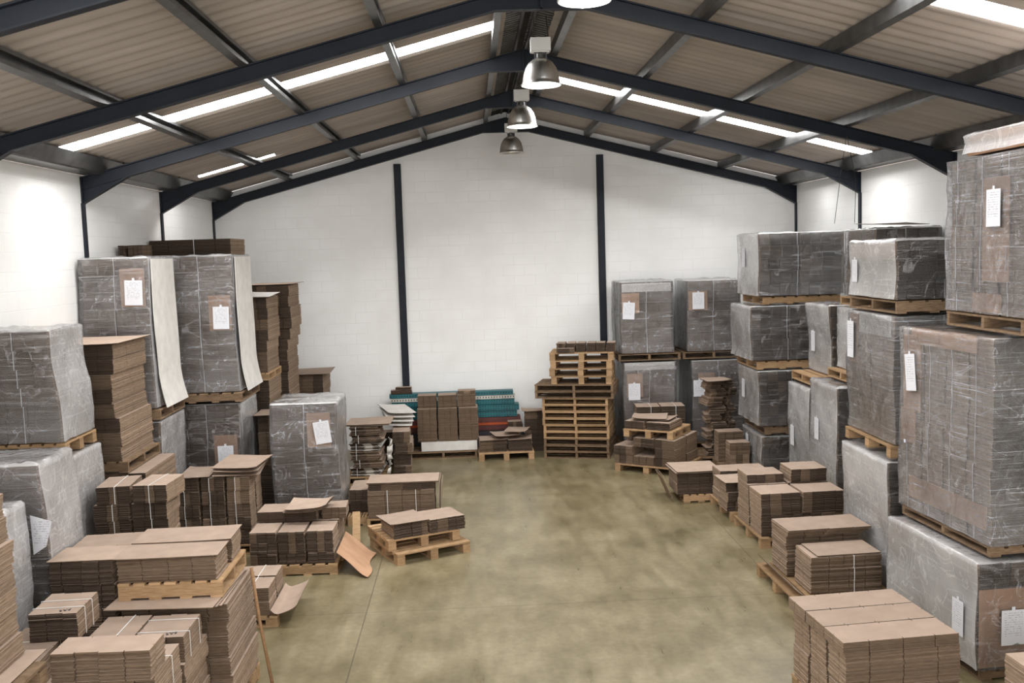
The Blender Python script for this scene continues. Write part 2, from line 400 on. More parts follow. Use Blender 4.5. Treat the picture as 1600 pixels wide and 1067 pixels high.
# ------------------------------------------------------------------ high-bay lamps
def lamp(x, y, zrim, label, add_glow=True):
    r = empty('pendant_lamp', (x, y, zrim)); tag(r, label, 'lamp', 'high bay lamps under the ridge')
    b = MB(); R = .205
    prof = [(R + .012, 0), (R + .012, .008), (R, .014), (R * .985, .05), (R * .93, .12), (R * .82, .185), (R * .64, .24), (R * .42, .275), (R * .27, .29), (.05, .292), (.001, .293)]
    b.lathe(prof, 40); b.lathe([(p - .004, z - .003 if i > 1 else z) for i, (p, z) in enumerate(prof)][::-1], 40)
    b.build('reflector_shade', 'alu', r, True)
    b = MB(); b.lathe([(R + .004, .004), (R + .016, .0), (R + .018, .010), (R + .006, .014)], 40); b.build('rim', 'alu', r, True)
    b = MB(); b.lathe([(.055, .285), (.055, .335), (.04, .34)], 20)
    for a in (-.06, .06): b.box((a, 0, .325), (.012, .05, .07))
    b.build('lamp_neck', 'galv', r)
    b = MB(); b.box((0, 0, .43), (.215, .15, .14)); b.box((0, 0, .355), (.18, .1, .012)); b.build('gear_box', 'gear', r)
    b = MB(); b.lathe([(.0, .07), (.03, .08), (.042, .12), (.035, .17), (.02, .21), (.0, .21)], 16); b.build('bulb', 'bulb' if add_glow else 'bulb_off', r, True)
    b = MB(); z1 = roofz(XM) - .06 - zrim
    b.tube([(.09, 0, .5), (.085, 0, .56), (.07, 0, z1)], .006); b.tube([(-.1, 0, .5), (-.02, 0, .505), (.085, 0, .53)], .005)
    b.tube([(-.07, .02, .5), (-.06, .02, z1)], .004)
    b.build('suspension_cable', 'cable', r)
lamp(1.0, 8.05, 5.66, 'high bay lamp cut by the top edge, only its rim showing')
lamp(.835, 10.7, 5.44, 'largest fully visible aluminium bell lamp hanging from the ridge')
lamp(.785, 13.7, 5.385, 'middle-sized aluminium bell lamp, between a bigger and a smaller one')
lamp(.77, 16.9, 5.345, 'smallest aluminium bell lamp, hanging farthest back against the white wall', False)

# ------------------------------------------------------------------ cardboard
CACHE = {}
def bundle_mesh(w, d, h, th=.009, seed=0, tone='kraft', jit=.0035, bow=0.):
    key = (round(w, 2), round(d, 2), round(h, 2), th, seed % 4, tone, jit, bow)
    if key in CACHE: return CACHE[key]
    r = random.Random(hash((key[0], key[1], key[2], seed % 4)) & 0xffff)
    n = max(3, round(h / th)); t = h / n
    # flattened boxes: the flap ends set back between slots along the front and back edges
    k = 3 if w > .45 else 2
    cuts = [(i + 1) / (k + 1) + r.uniform(-.06, .06) if k == 2 else [.22, .5, .78][i] + r.uniform(-.04, .04) for i in range(k)]
    segs = [0.] + cuts + [1.]
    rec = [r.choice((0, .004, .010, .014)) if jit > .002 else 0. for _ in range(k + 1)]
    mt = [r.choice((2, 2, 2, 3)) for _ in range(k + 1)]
    ms = [r.choice((1, 1, 3)) if False else 1 for _ in range(2)]
    sm = .5 + r.uniform(-.15, .15)
    pts = []; em = []
    def add(x, y, m): pts.append((x, y)); em.append(m)
    def edge_x(sgn):
        rng = range(k + 1)
        for i in rng:
            a, c = segs[i], segs[i + 1]
            x0 = (-w / 2 + a * w + (.003 if i else 0)); x1 = (-w / 2 + c * w - (.003 if i < k else 0))
            y = -d / 2 + rec[i]
            if sgn > 0: x0, x1, y = -x0, -x1, -y
            add(x0, y, mt[i])
            if i < k:
                add(x1, y, 2)
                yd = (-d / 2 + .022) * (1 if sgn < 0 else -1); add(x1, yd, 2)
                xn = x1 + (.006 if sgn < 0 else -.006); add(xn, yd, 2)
            else: add(x1, y, 1)
    edge_x(-1)
    ys = -d / 2 + sm * d
    add(w / 2, ys - .004, 1); add(w / 2 - .012, ys - .004, 1); add(w / 2 - .012, ys + .004, 1); add(w / 2, ys + .004, 1)
    edge_x(1)
    add(-w / 2, ys + .004, 1); add(-w / 2 + .012, ys + .004, 1); add(-w / 2 + .012, ys - .004, 1); add(-w / 2, ys - .004, 1)
    mg = jit * 1.7 + .0005; mgx = mg + bow
    pts = [(x * (1 - 2 * mgx / w), y * (1 - 2 * mg / d)) for x, y in pts]
    cl = lambda v: max(-jit * 1.3, min(jit * 1.3, v))
    b = MB(); ox = oy = 0.
    for i in range(n):
        ox += r.gauss(0, jit * .5); oy += r.gauss(0, jit * .5); ox *= .9; oy *= .9
        dx, dy = ox + r.gauss(0, jit * .5), oy + r.gauss(0, jit * .5)
        if r.random() < .06: dx += r.uniform(-1, 1) * jit * 2.2; dy += r.uniform(-1, 1) * jit * 2.2
        dx, dy = cl(dx), cl(dy)
        q = bow * math.sin(PI * (i + .5) / n); a = max(-.4, min(.4, r.gauss(0, .25))) * jit / max(w, d)
        b.prism([(x + dx + q - y * a, y + dy + x * a) for x, y in pts], i * t, (i + .9) * t if i < n - 1 else h, 0, em)
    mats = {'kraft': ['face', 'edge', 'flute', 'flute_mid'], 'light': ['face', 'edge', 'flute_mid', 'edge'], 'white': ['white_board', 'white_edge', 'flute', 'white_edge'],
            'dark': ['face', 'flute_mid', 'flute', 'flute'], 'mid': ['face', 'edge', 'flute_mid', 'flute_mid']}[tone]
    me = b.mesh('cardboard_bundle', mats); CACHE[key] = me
    return me
def strap_mesh(w, d, h, axis='y', at=0., wid=.007):
    key = ('strap', round(w, 2), round(d, 2), round(h, 2), axis, round(at, 2))
    if key in CACHE: return CACHE[key]
    b = MB(); e = .006; t = .002
    if axis == 'y':      # band running over the top front to back
        x = at * w
        b.box((x, -d / 2 - e, h / 2 + .002), (wid, t, h)); b.box((x, d / 2 + e, h / 2 + .002), (wid, t, h))
        b.box((x, 0, h + .003), (wid, d + e * 2, t))
    else:
        y = at * d
        b.box((-w / 2 - e, y, h / 2 + .002), (t, wid, h)); b.box((w / 2 + e, y, h / 2 + .002), (t, wid, h)); b.box((0, y, h + .003), (w + e * 2, wid, t))
    me = b.mesh('strap', ['strap']); CACHE[key] = me; return me
def bundle(label, x, y, z, yaw, w, d, h, tone='kraft', th=.009, strap='', group=None, seed=None, jit=.0035, bow=0.):
    seed = rnd.randrange(999) if seed is None else seed
    o = link('cardboard_bundle', bundle_mesh(w, d, h, th, seed, tone, jit, bow), None, (x, y, z), math.radians(yaw))
    tag(o, label, 'cardboard bundle', group)
    for ax in strap.split():
        a, at = ax[0], float(ax[1:] or 0)
        link('strap', strap_mesh(w, d, h, a, at), o)
    return o
def names(n, words): return [''] if n == 1 else words
def pile(phrase, corner, x, y, z, yaw, ws, ds, hs, group, cols=None, rows=None, tone='kraft', th=.009, strap='', jit=.0035, off=.003, lean=(0, 0), wob=0., skip=(), gap=.014, dyaw=.35, bow=0., light=()):
    """bundles set out in columns (across), rows (deep) and layers (up), each its own thing"""
    W, D = sum(ws) + gap * (len(ws) - 1), sum(ds) + gap * (len(ds) - 1)
    cx, cy = from_corner(corner, x, y, W, D, yaw); a = math.radians(yaw)
    cols = cols or {1: [''], 2: ['left-hand', 'right-hand'], 3: ['left-hand', 'middle', 'right-hand'], 4: ['leftmost', 'second-column', 'third-column', 'rightmost']}[len(ws)]
    rows = rows or {1: [''], 2: ['front', 'rear'], 3: ['front', 'mid-depth', 'rear']}[len(ds)]
    nl = len(hs); zz = z; H = sum(hs)
    for li, h in enumerate(hs):
        k = nl - 1 - li
        if nl == 1: lw = ''
        elif nl == 2: lw = ['lower', 'upper'][li]
        elif li == 0: lw = 'bottom'
        else: lw = ORD[k] + ('' if k == 0 else ' down')
        f = (zz - z + h / 2) / H
        lx = lean[0] * f + wob * math.sin(f * 9 + cx * 3); ly = lean[1] * f + wob * math.cos(f * 8 + cy)
        xx = -W / 2
        for ci, w in enumerate(ws):
            yy = -D / 2
            for ri, d in enumerate(ds):
                if (li, ci, ri) not in skip:
                    u = xx + w / 2 + lx + max(-.005, min(.005, rnd.gauss(0, off))); v = yy + d / 2 + ly + max(-.005, min(.005, rnd.gauss(0, off)))
                    words = ', '.join(s for s in (lw, ' '.join(s for s in (cols[ci], rows[ri]) if s)) if s)
                    bundle((words + ' bundle ' if words else 'cardboard bundle ') + phrase, cx + u * math.cos(a) - v * math.sin(a), cy + u * math.sin(a) + v * math.cos(a), zz, yaw + rnd.gauss(0, dyaw),
                           w, d, h - .006, 'light' if (li, ci, ri) in light else tone, th, strap, group, None, jit, bow)
                yy += d + gap
            xx += w + gap
        zz += h
    return zz
def loose_sheet(label, x, y, z, yaw, w, d, curl=.03, tilt=(0, 0), tone='face', group='loose cardboard sheets lying on the piles', thick=.006, seed=0, name='cardboard_sheet', cat='cardboard sheet'):
    b = MB(); nx, ny = 14, 10; r = random.Random(seed); p1, p2 = r.uniform(0, 6), r.uniform(0, 6)
    def Z(u, v): return curl * (max(0, abs(u) - .2) ** 2 * 3 * (1 if u * math.cos(p1) > 0 else .25) + .12 * math.sin(3 * u + p1) * math.cos(2.5 * v + p2) + .12) + tilt[0] * (u + .5) + tilt[1] * (v + .5)
    zmin = min(Z(i / nx - .5, j / ny - .5) for i in range(nx + 1) for j in range(ny + 1))
    for s in (0, 1):
        for j in range(ny + 1):
            for i in range(nx + 1):
                u, v = i / nx - .5, j / ny - .5
                b.v.append((u * w, v * d, Z(u, v) - zmin + .001 + s * thick))
    st = (nx + 1) * (ny + 1); ix = lambda i, j, s: s * st + j * (nx + 1) + i
    slot = {(4, 0), (4, 1), (9, ny - 1), (9, 0)}
    for j in range(ny):
        for i in range(nx):
            b.f.append((ix(i, j, 1), ix(i + 1, j, 1), ix(i + 1, j + 1, 1), ix(i, j + 1, 1))); b.m.append(0)
            b.f.append((ix(i, j, 0), ix(i, j + 1, 0), ix(i + 1, j + 1, 0), ix(i + 1, j, 0))); b.m.append(0)
    for i in range(nx):
        b.f.append((ix(i, 0, 0), ix(i + 1, 0, 0), ix(i + 1, 0, 1), ix(i, 0, 1))); b.m.append(1)
        b.f.append((ix(i + 1, ny, 0), ix(i, ny, 0), ix(i, ny, 1), ix(i + 1, ny, 1))); b.m.append(1)
    for j in range(ny):
        b.f.append((ix(0, j + 1, 0), ix(0, j, 0), ix(0, j, 1), ix(0, j + 1, 1))); b.m.append(1)
        b.f.append((ix(nx, j, 0), ix(nx, j + 1, 0), ix(nx, j + 1, 1), ix(nx, j, 1))); b.m.append(1)
    o = b.build(name, [tone, 'flute_mid' if tone == 'face' else 'white_edge'], None, False, (x, y, z), math.radians(yaw))
    return tag(o, label, cat, group)

# ------------------------------------------------------------------ pallets
def pallet(label, corner, x, y, z, yaw=0., w=1.2, d=1.0, h=.125, kind='stringer', across=False, old=False, group='wooden pallets'):
    """across=False: openings show at the front; across=True: openings show at the sides and a solid runner at the front"""
    cx, cy = from_corner(corner, x, y, w, d, yaw)
    r = empty('wooden_pallet', (cx, cy, z), yaw); tag(r, label, 'pallet', group)
    m = 'oldwood' if old else 'wood'
    key = ('pal', round(w, 2), round(d, 2), round(h, 3), kind, across)
    if key not in CACHE:
        A, B = (w, d) if not across else (d, w)          # runners along B, boards along A
        bt = .018; rr = random.Random(round(w * 100 + d * 7))
        def mk(): return MB()
        def bx(b, u, v, zc, du, dv, dz):
            if across: b.box((v, u, zc), (dv, du, dz))
            else: b.box((u, v, zc), (du, dv, dz))
        top = mk(); n = 7; bw = B / n * .78
        for i in range(n):
            v = -B / 2 + bw / 2 + i * (B - bw) / (n - 1); bx(top, rr.gauss(0, .003), v, h - bt / 2, A, bw, bt)
        bot = mk()
        if kind == 'stringer':
            for i in range(4): bx(bot, 0, -B / 2 + .05 + i * (B - .1) / 3, bt / 2, A, .095, bt)
        else:
            for i in (-1, 0, 1): bx(bot, i * (A / 2 - .05), 0, bt / 2, .1, B, bt)
            for i in (-1, 0, 1): bx(top, i * (A / 2 - .05), 0, h - bt * 1.5, .1, B - .002, bt * .98)
        runs = []
        for i in (-1, 0, 1):
            if kind == 'stringer':
                s_ = mk(); bx(s_, i * (A / 2 - .024), 0, h / 2, .044, B - .004, h - 2 * bt - .001); runs.append(s_.mesh('stringer', [m]))
            else:
                for j in (-1, 0, 1):
                    s_ = mk(); hh = h - 3 * bt - .001; bx(s_, i * (A / 2 - .052), j * (B / 2 - .06), bt + hh / 2, .098, .118, hh); runs.append(s_.mesh('block', [m]))
        CACHE[key] = (top.mesh('top_deck', [m]), bot.mesh('bottom_deck', [m]), runs)
    top, bot, runs = CACHE[key]
    def put(nm, me):
        o = link(nm, me, r)
        if old:
            o.material_slots[0].link = 'OBJECT'; o.material_slots[0].material = M['oldwood']
        else:
            o.material_slots[0].link = 'OBJECT'; o.material_slots[0].material = M['wood']
        return o
    put('top_deck', top); put('bottom_deck', bot)
    for me in runs: put('stringer' if kind == 'stringer' else 'block', me)
    return r

# ------------------------------------------------------------------ film-wrapped loads
def film_mesh(w, d, h, offs, seed, lit_side='', flat=False, margin=.028, ruff=.012, skirt=.02, top=True, zlo=0.):
    b = MB(); sx, sy = w / 2 + margin, d / 2 + margin; rc = .025
    per = []
    def seg(x0, y0, x1, y1, n):
        for i in range(n): per.append((x0 + (x1 - x0) * i / n, y0 + (y1 - y0) * i / n))
    nx, ny = max(8, int(w / .055)), max(8, int(d / .055))
    def arc(cx, cy, a0, n=4):
        for i in range(n): a = a0 + PI / 2 * i / n; per.append((cx + rc * math.cos(a), cy + rc * math.sin(a)))
    seg(-sx + rc, -sy, sx - rc, -sy, nx); arc(sx - rc, -sy + rc, -PI / 2)
    seg(sx, -sy + rc, sx, sy - rc, ny); arc(sx - rc, sy - rc, 0)
    seg(sx - rc, sy, -sx + rc, sy, nx); arc(-sx + rc, sy - rc, PI / 2)
    seg(-sx, sy - rc, -sx, -sy + rc, ny); arc(-sx + rc, -sy + rc, PI)
    np_ = len(per); nz = max(6, int(h / .05)); sd = seed * 7.31
    def nrm(p):
        q = Vector((p[0] / sx, p[1] / sy)); q = Vector((abs(q.x) ** 6 * math.copysign(1, q.x), abs(q.y) ** 6 * math.copysign(1, q.y))); return q.normalized()
    rings = []
    for k in range(nz + 1):
        f = k / nz; z = zlo + .014 + (h - .002 - zlo) * f; ox, oy = offs(z); ring = len(b.v)
        for p in per:
            n = nrm(p)
            v = noise.noise(Vector((p[0] * 3.2 + sd, p[1] * 3.2, z * 5))) * ruff + noise.noise(Vector((p[0] * 14, p[1] * 14 + sd, z * 22))) * ruff * .45
            g = max(-.006, v) + skirt * max(0, .12 - f) / .12 * (.4 + noise.noise(Vector((p[0] * 6, p[1] * 6, sd))) * .8)
            zz = z + (noise.noise(Vector((p[0] * 5, p[1] * 5, sd + 3))) * .009 if k == 0 else 0)
            if k == nz: zz += -.012 + max(0, noise.noise(Vector((p[0] * 9, p[1] * 9, sd)))) * .014
            b.v.append((p[0] + ox + n.x * g, p[1] + oy + n.y * g, zz))
        rings.append(ring)
    if top:
        ox, oy = offs(h)
        for s in (.96, .86, .7, .5, .3, .12, .02):
            ring = len(b.v)
            for p in per:
                x, y = p[0] * s, p[1] * s
                v = noise.noise(Vector((x * 4 + sd, y * 4, 1.7))) * .012 + abs(noise.noise(Vector((x * 10 + sd, y * 7, 4.1)))) * .016
                b.v.append((x + ox, y + oy, h + .012 + max(0, v) * (.2 if flat else 1.6)))
            rings.append(ring)
    for ri, (a, c) in enumerate(zip(rings, rings[1:])):
        for k in range(np_):
            l = (k + 1) % np_; b.f.append((a + k, a + l, c + l, c + k))
            nx_ = (per[k][0] + per[l][0]) / 2
            b.m.append(1 if ri >= nz or (lit_side == 'left' and nx_ < -sx + .004) or (lit_side == 'right' and nx_ > sx - .004) else 0)  # tops and the aisle side take the film with painted light
    return b
FLAT = ('directly under the silvery', 'half hidden behind the tall bare', 'below the bright yellow pallet', 'very bottom corner', 'lowest wrapped load in the four', 'third wrapped load down', 'second wrapped load down', 'rear tall narrow', 'wedged behind', 'lower wrapped load with white', 'lower wrapped load behind', 'lowest wrapped load of the three', 'middle wrapped load of the three', 'bottom load of the nearest', 'big glossy', 'top right corner load, tightly')
def load(label, corner, x, y, z, yaw, w, d, h, nl, nx=2, ny=2, film='film', lean=(0, 0), wob=.008, cards=(), boards=(), strap=True, group='film-wrapped pallet loads', tone='kraft', th=.011, lit_side=None, flat=None):
    flat = any(k in label for k in FLAT) if flat is None else flat
    if flat: h -= .022
    lit_side = ('right' if corner == 'r' else 'left') if lit_side is None else lit_side
    cx, cy = from_corner(corner, x, y, w, d, yaw)
    r = empty('wrapped_load', (cx, cy, z), yaw); tag(r, label, 'wrapped load', group)
    ph = rnd.uniform(0, 6)
    def offs(zz):
        f = max(0, min(1, zz / h)); return (lean[0] * f + wob * math.sin(f * 7 + ph), lean[1] * f + wob * math.cos(f * 6 + ph))
    hl = h / nl; bw, bd = w / nx - .004, d / ny - .004
    for l in range(nl):
        ox, oy = offs((l + .5) * hl)
        for i in range(nx):
            for j in range(ny):
                o = link('cardboard_bundle', bundle_mesh(bw, bd, hl - .004, th, rnd.randrange(999), tone), r,
                         (-w / 2 + (i + .5) * w / nx + ox + rnd.uniform(-1, 1) * .004, -d / 2 + (j + .5) * d / ny + oy + rnd.uniform(-1, 1) * .004, l * hl + .002))
                if strap and (j == 0 or i in (0, nx - 1)) and (l + i) % 1 == 0:
                    if strap == 'x' or (strap == 'xy' and (l + j) % 2): link('strap', strap_mesh(bw, bd, hl - .004, 'x', .18), o)
                    elif i == 0 or nx == 1: link('strap', strap_mesh(bw, bd, hl - .004, 'y', .42 if nx > 1 else .0), o)
    for side, u, v, pw, phh, mt in boards:
        ox, oy = offs(v + phh / 2); bb = MB()
        if side == 'front': bb.box((u + ox, -d / 2 - .006 + oy, v + phh / 2), (pw, .005, phh))
        elif side == 'top': bb.box((ox, oy, h + .004), (pw, phh, .006))
        else:
            s = -1 if side == 'left' else 1; bb.box((s * (w / 2 + .006) + ox, u + oy, v + phh / 2), (.005, pw, phh))
        bb.build('cover_board', mt, r)
    for side, u, v, cw, ch, pu, pv, pw, phh, rot in cards:
        ox, oy = offs(v + ch / 2)
        if side == 'front': loc, a = (u + ox, -d / 2 - .009 + oy, v), 0
        elif side == 'left': loc, a = (-w / 2 - .009 + ox, u + oy, v), -PI / 2
        else: loc, a = (w / 2 + .009 + ox, u + oy, v), PI / 2
        bb = MB(); bb.box((0, 0, ch / 2), (cw, .005, ch))
        c = bb.build('label_panel', 'panel', r, False, loc, a) if cw > 0 else None
        bb = MB(); bb.box((0, 0, 0), (pw, .002, phh)); bb.box((0, .0005, phh / 2 + .012), (.03, .001, .03))
        p = bb.build('paper_label', 'paper', c or r, False, (pu, -.036, pv) if c else tuple(Vector(loc) + Vector((math.sin(a), -math.cos(a), 0)) * .034), 0 if c else a)
        if c: p.rotation_euler = (0, rot, 0)
        p['label'] = 'white printed delivery sheet'
    fm = film_mesh(w, d, h, offs, rnd.randrange(50), lit_side, flat=flat).build('stretch_film', [film, 'film_lit_haze' if film != 'film_wound' else film], r, True)
    return r

# ================================================================== LEFT SIDE
G1 = 'film-wrapped pallet loads along the window-less left wall'
def card(u, v, cw=.31, ch=.46, pu=0., pv=.2, rot=0., side='front'): return (side, u, v, cw, ch, pu, pv, .21, .297, rot)
# two tall wrapped loads with white boards down one side, and the loads below them
pallet('floor pallet under the labelled load, below the two tall wrapped loads', 'r', -3.16, 13.0, 0, 0, .95, 1.0, .13, across=True)
load('wrapped load with brown label card, directly under the silvery tall wrapped load', 'r', -3.2, 13.02, .13, 0, .88, .96, 1.62, 8, film='film', cards=[card(.25, .72, pv=.17)], boards=[('right', .0, .0, .9, 1.6, 'white_board')], group=G1, nx=1, tone='mid')
pallet('dark pallet directly under the silvery tall wrapped load', 'r', -3.12, 12.95, 1.765, 0, 1.02, 1.08, .125, across=True, old=True)
load('silvery tall wrapped load with brown label card, standing higher than the bare stack', 'r', -3.19, 13.0, 1.895, 0, .87, .98, 1.82, 12, film='film_hazy', lean=(.0, 0), cards=[card(.27, .83, .29, .47, .02, .17, .02)], group=G1, nx=1, tone='mid')
pallet('floor pallet under the dark wrapped load by the left wall', 'r', -3.84, 11.72, 0, 0, .82, .96, .13, across=True)
load('dark wrapped load half hidden behind the tall bare stack', 'r', -3.85, 11.72, .13, 0, .78, .94, 1.62, 8, film='film', group=G1, nx=1, tone='mid')
pallet('pallet between two wrapped loads behind the tall bare stack', 'r', -3.80, 11.68, 1.765, 0, .86, 1.0, .125, across=True, old=True)
load('tall wrapped load with label card, against the wall, left of the silvery one', 'r', -3.87, 11.7, 1.895, 0, .77, .98, 1.82, 9, film='film_hazy', cards=[card(.22, 1.24, .29, .46, .02, .17, .03)], group=G1, nx=1, tone='mid')
def sideboard(x0, y0, y1, z0, z1, label):
    """white lined boards standing against a load's side, kicked out at the foot"""
    b = MB(); n = 22
    for i in range(n + 1):
        f = i / n; z = z0 + (z1 - z0) * f; k = .07 * max(0, 1 - f * 4) ** 1.6 + .006 * math.sin(f * 5)
        for dx, yy in ((0, y0 + .02 * math.sin(f * 8)), (0, y1), (.007, y1), (.007, y0 + .02 * math.sin(f * 8))): b.v.append((x0 + k + dx, yy + k * .6, z))
    for i in range(n):
        for k in range(4):
            l = (k + 1) % 4; b.f.append((4 * i + k, 4 * i + l, 4 * i + 4 + l, 4 * i + 4 + k)); b.m.append(0)
    b.f.append((3, 2, 1, 0)); b.m.append(0); e = 4 * n; b.f.append((e, e + 1, e + 2, e + 3)); b.m.append(0)
    tag(b.build('white_board', 'white_board'), label, 'board', 'white boards beside the tall wrapped loads')
sideboard(-3.135, 13.02, 13.94, 1.895, 3.70, 'white board upright on the silvery tall wrapped load, its foot kicked out')
sideboard(-3.82, 11.74, 12.62, 1.895, 3.70, 'white board in the gap between the two tall wrapped loads')

# tall bare stack of box blanks, on a hidden lower stack
GB = 'bundles in the tall bare stack left'
pile('in the low stack under the tall bare stack', 'r', -3.62, 10.5, .0, 0, [1.0], [1.08], [.345] * 4, 'bundles under the tall bare stack', th=.014)
pallet('reddish pallet under the tall bare stack', 'r', -3.80, 10.5, 1.385, 0, .88, 1.1, .125, across=True, old=True)
pile('in the tall bare wavy stack by the left wall', 'r', -3.86, 10.5, 1.51, 0, [.80], [1.08], [.16] * 8, GB, th=.0085, wob=.02, off=.0015, lean=(-.05, 0), jit=.0055, dyaw=.1)
loose_sheet('curved top sheet on the tall bare wavy stack', -4.24, 11.02, 2.795, 0, .86, 1.10, .02, seed=3)

# the far stacks behind the tall wrapped loads
GH = 'bundles in the high stacks behind the wrapped loads'
pile('low in the stack under the dark high bundles', 'r', -3.52, 14.32, 0, 0, [1.08], [.9], [.75] * 4, GH, th=.02)
for k in range(3): bundle(['lower', 'middle', 'topmost'][k] + ' dark brown bundle rising above the tall wrapped loads', -4.08, 14.78, 3.0 + k * .325, 0, 1.18, .92, .322, 'kraft', .012, 'y.05' if k == 2 else '', GH)
pile('in the stack between side wall and silvery load', 'r', -4.14, 12.86, 0, 0, [.5], [1.1], [.93] * 4, GH, th=.02)
for k, (x, w) in enumerate(((-4.60, .09), (-4.42, .2))): bundle(['narrow dark block sticking up nearest the left wall', 'wider dark block sticking up beside the narrow one'][k], x, 13.2, 3.722, 0, w, .4, .17, 'dark', .02, '', 'dark blocks above the first tall load')
pile('in the stack under the near high stack', 'r', -3.06, 14.4, 0, 0, [.42], [.9], [.31] * 6, GH, th=.016)
pallet('narrow pallet under the near high stack', 'r', -3.05, 14.38, 1.862, 0, .44, .94, .11, across=True)
pile('in the near high bare stack right of the wrapped load', 'r', -3.07, 14.4, 1.972, 0, [.41], [.9], [.16] * 7, GH, th=.012, wob=.012, lean=(.05, 0))
loose_sheet('white flat board bent over the top of the near high stack', -3.20, 14.72, 3.10, 0, .46, .8, .02, tilt=(-.01, .04), tone='white_board', seed=5, name='white_board', cat='board')
pile('in the stack under the far high stack', 'r', -2.97, 15.42, 0, 0, [.68], [.95], [.31] * 6, GH, th=.016)
pile('in the far high bare stack beside the white wall', 'r', -2.96, 15.42, 1.865, 0, [.68], [.95], [.172] * 8, GH, th=.012, wob=.03, lean=(.10, 0))
loose_sheet('top sheet of the far high bare stack beside the white wall', -3.20, 15.9, 3.247, 0, .78, 1.0, .02, seed=8)
pile('in the stack standing against the back wall corner', 'r', -2.62, 16.62, 0, 0, [.72], [.9], [.33] * 5, 'bundles in the back corner stack', th=.02)
loose_sheet('single sheet on the corner stack against the back wall', -2.94, 17.05, 1.656, 2, .86, .95, .03, seed=9)
pile('in the dark stack squeezed behind the front wrapped load', 'r', -2.72, 13.72, 0, 0, [.40], [.5], [.24] * 6, 'bundles behind the front wrapped load', th=.016)
loose_sheet('tan sheet on the dark stack behind the front wrapped load', -2.93, 13.95, 1.445, 0, .46, .56, .0, seed=2)

# front wrapped load
pallet('pallet under the wrapped load with tilted paper label', 'r', -1.84, 12.74, 0, 0, .9, .9, .13, across=True)
load('free-standing wrapped load with a tilted paper label, facing the aisle', 'r', -1.86, 12.74, .13, 0, .84, .86, 1.6, 8, film='film_hazy', lean=(-.01, 0), cards=[card(.20, 1.02, .31, .46, .05, .2, -.13)], boards=[('top', 0, 0, .84, .88, 'white_board')], group=G1, nx=1, tone='mid')

# wall row: leaning wrapped load over a pallet, and the loads beneath and in front
pallet('floor pallet under the load below the leaning wrapped load', 'r', -3.86, 9.2, 0, 0, .78, .74, .13, across=True)
load('wrapped load below the bright yellow pallet of the leaning load', 'r', -3.88, 9.2, .13, 0, .75, .74, 1.72, 7, film='film_hazy', lean=(-.0, 0), group=G1, nx=1, tone='mid')
pallet('bright yellow pallet under the leaning wrapped load', 'r', -3.90, 9.2, 1.852, 0, .76, .76, .125, kind='block', across=True)
load('leaning wrapped load with loose film, on the bright yellow pallet', 'r', -3.93, 9.2, 1.98, 0, .66, .74, 1.06, 6, film='film_hazy', lean=(-.06, 0), wob=.012, group=G1, nx=1, tone='mid')
pallet('floor pallet under the wrapped load before the leaning one', 'r', -3.45, 7.62, 0, 0, 1.1, .62, .13, across=True)
load('wrapped load with creased film top, standing before the leaning load', 'r', -3.45, 7.62, .13, 0, 1.1, .62, 1.97, 9, film='film_hazy', wob=.02, lean=(.0, 0), cards=[('right', -.18, .9, 0, 0, 0, 0, .16, .42, 0)], group=G1, nx=1, tone='mid')
pallet('floor pallet under the narrow wrapped load behind the wavy stack', 'r', -3.48, 6.42, 0, 0, 1.0, .95, .13, across=True)
load('narrow strip of wrapped load between the near wavy stack and creased load', 'r', -3.49, 6.42, .13, 0, .98, .95, 1.73, 8, film='film_hazy', lean=(.0, 0), group=G1, nx=1, tone='mid')
b = MB(); b.v += [(-.09, 0, .12), (.08, -.02, .07), (.03, -.03, -.12), (-.08, -.01, -.19), (-.09, .004, .12), (.08, -.016, .07), (.03, -.026, -.12), (-.08, -.006, -.19)]; b.f += [(0, 3, 2, 1), (4, 5, 6, 7), (0, 1, 5, 4), (1, 2, 6, 5), (2, 3, 7, 6), (3, 0, 4, 7)]; b.m += [0] * 6
tag(b.build('paper_sheet', 'paper', next(o for o in bpy.data.objects if 'narrow strip of wrapped' in o.get('label', '')), False, (.60, .56, 1.49)), 'crooked white paper')
# near-left wavy stack
load('wrapped load at the very bottom corner, under the near wavy stack', 'r', -2.95, 5.0, 0, 0, .95, .93, 1.03, 5, film='film', group=G1, nx=1, tone='mid')
pallet('dark wood pallet end sticking out below the near wavy stack', 'r', -2.76, 4.98, 1.05, 0, 1.1, 1.02, .125, old=True, kind='block', across=True)
pile('in the near wavy stack cut by the left edge', 'r', -2.93, 5.0, 1.188, 0, [.8], [1.12], [.15] * 7, 'bundles in the near wavy stack', th=.008, wob=.016, off=.006, lean=(-.07, 0), jit=.004, tone='light')
loose_sheet('cardboard sheet poking out under the near wavy stack', -3.28, 5.56, 1.178, 0, .90, 1.22, .0, seed=4)

# bundle pile against the wrapped loads (eight layers)
GM = 'bundles in the tall strapped pile'
zt = pile('in the tall strapped pile near the yellow pallet', 'r', -3.06, 9.42, .14, 3, [.345, .345], [.5], [.168] * 7, GM, cols=['wall-side', 'aisle-side'], strap='y.05', th=.009, dyaw=1.5)
pallet('floor pallet under the tall strapped pile near the yellow pallet', 'r', -3.04, 9.40, 0, 3, .72, .54, .135)
bundle('top wall-side strapped bundle of the tall pile, set askew', -3.585, 9.64, zt + .002, 5, .33, .5, .17, strap='y.05', group=GM)
bundle('top aisle-side strapped bundle of the tall pile, set askew', -3.195, 9.63, zt + .002, -4, .345, .5, .175, strap='y.0', group=GM)
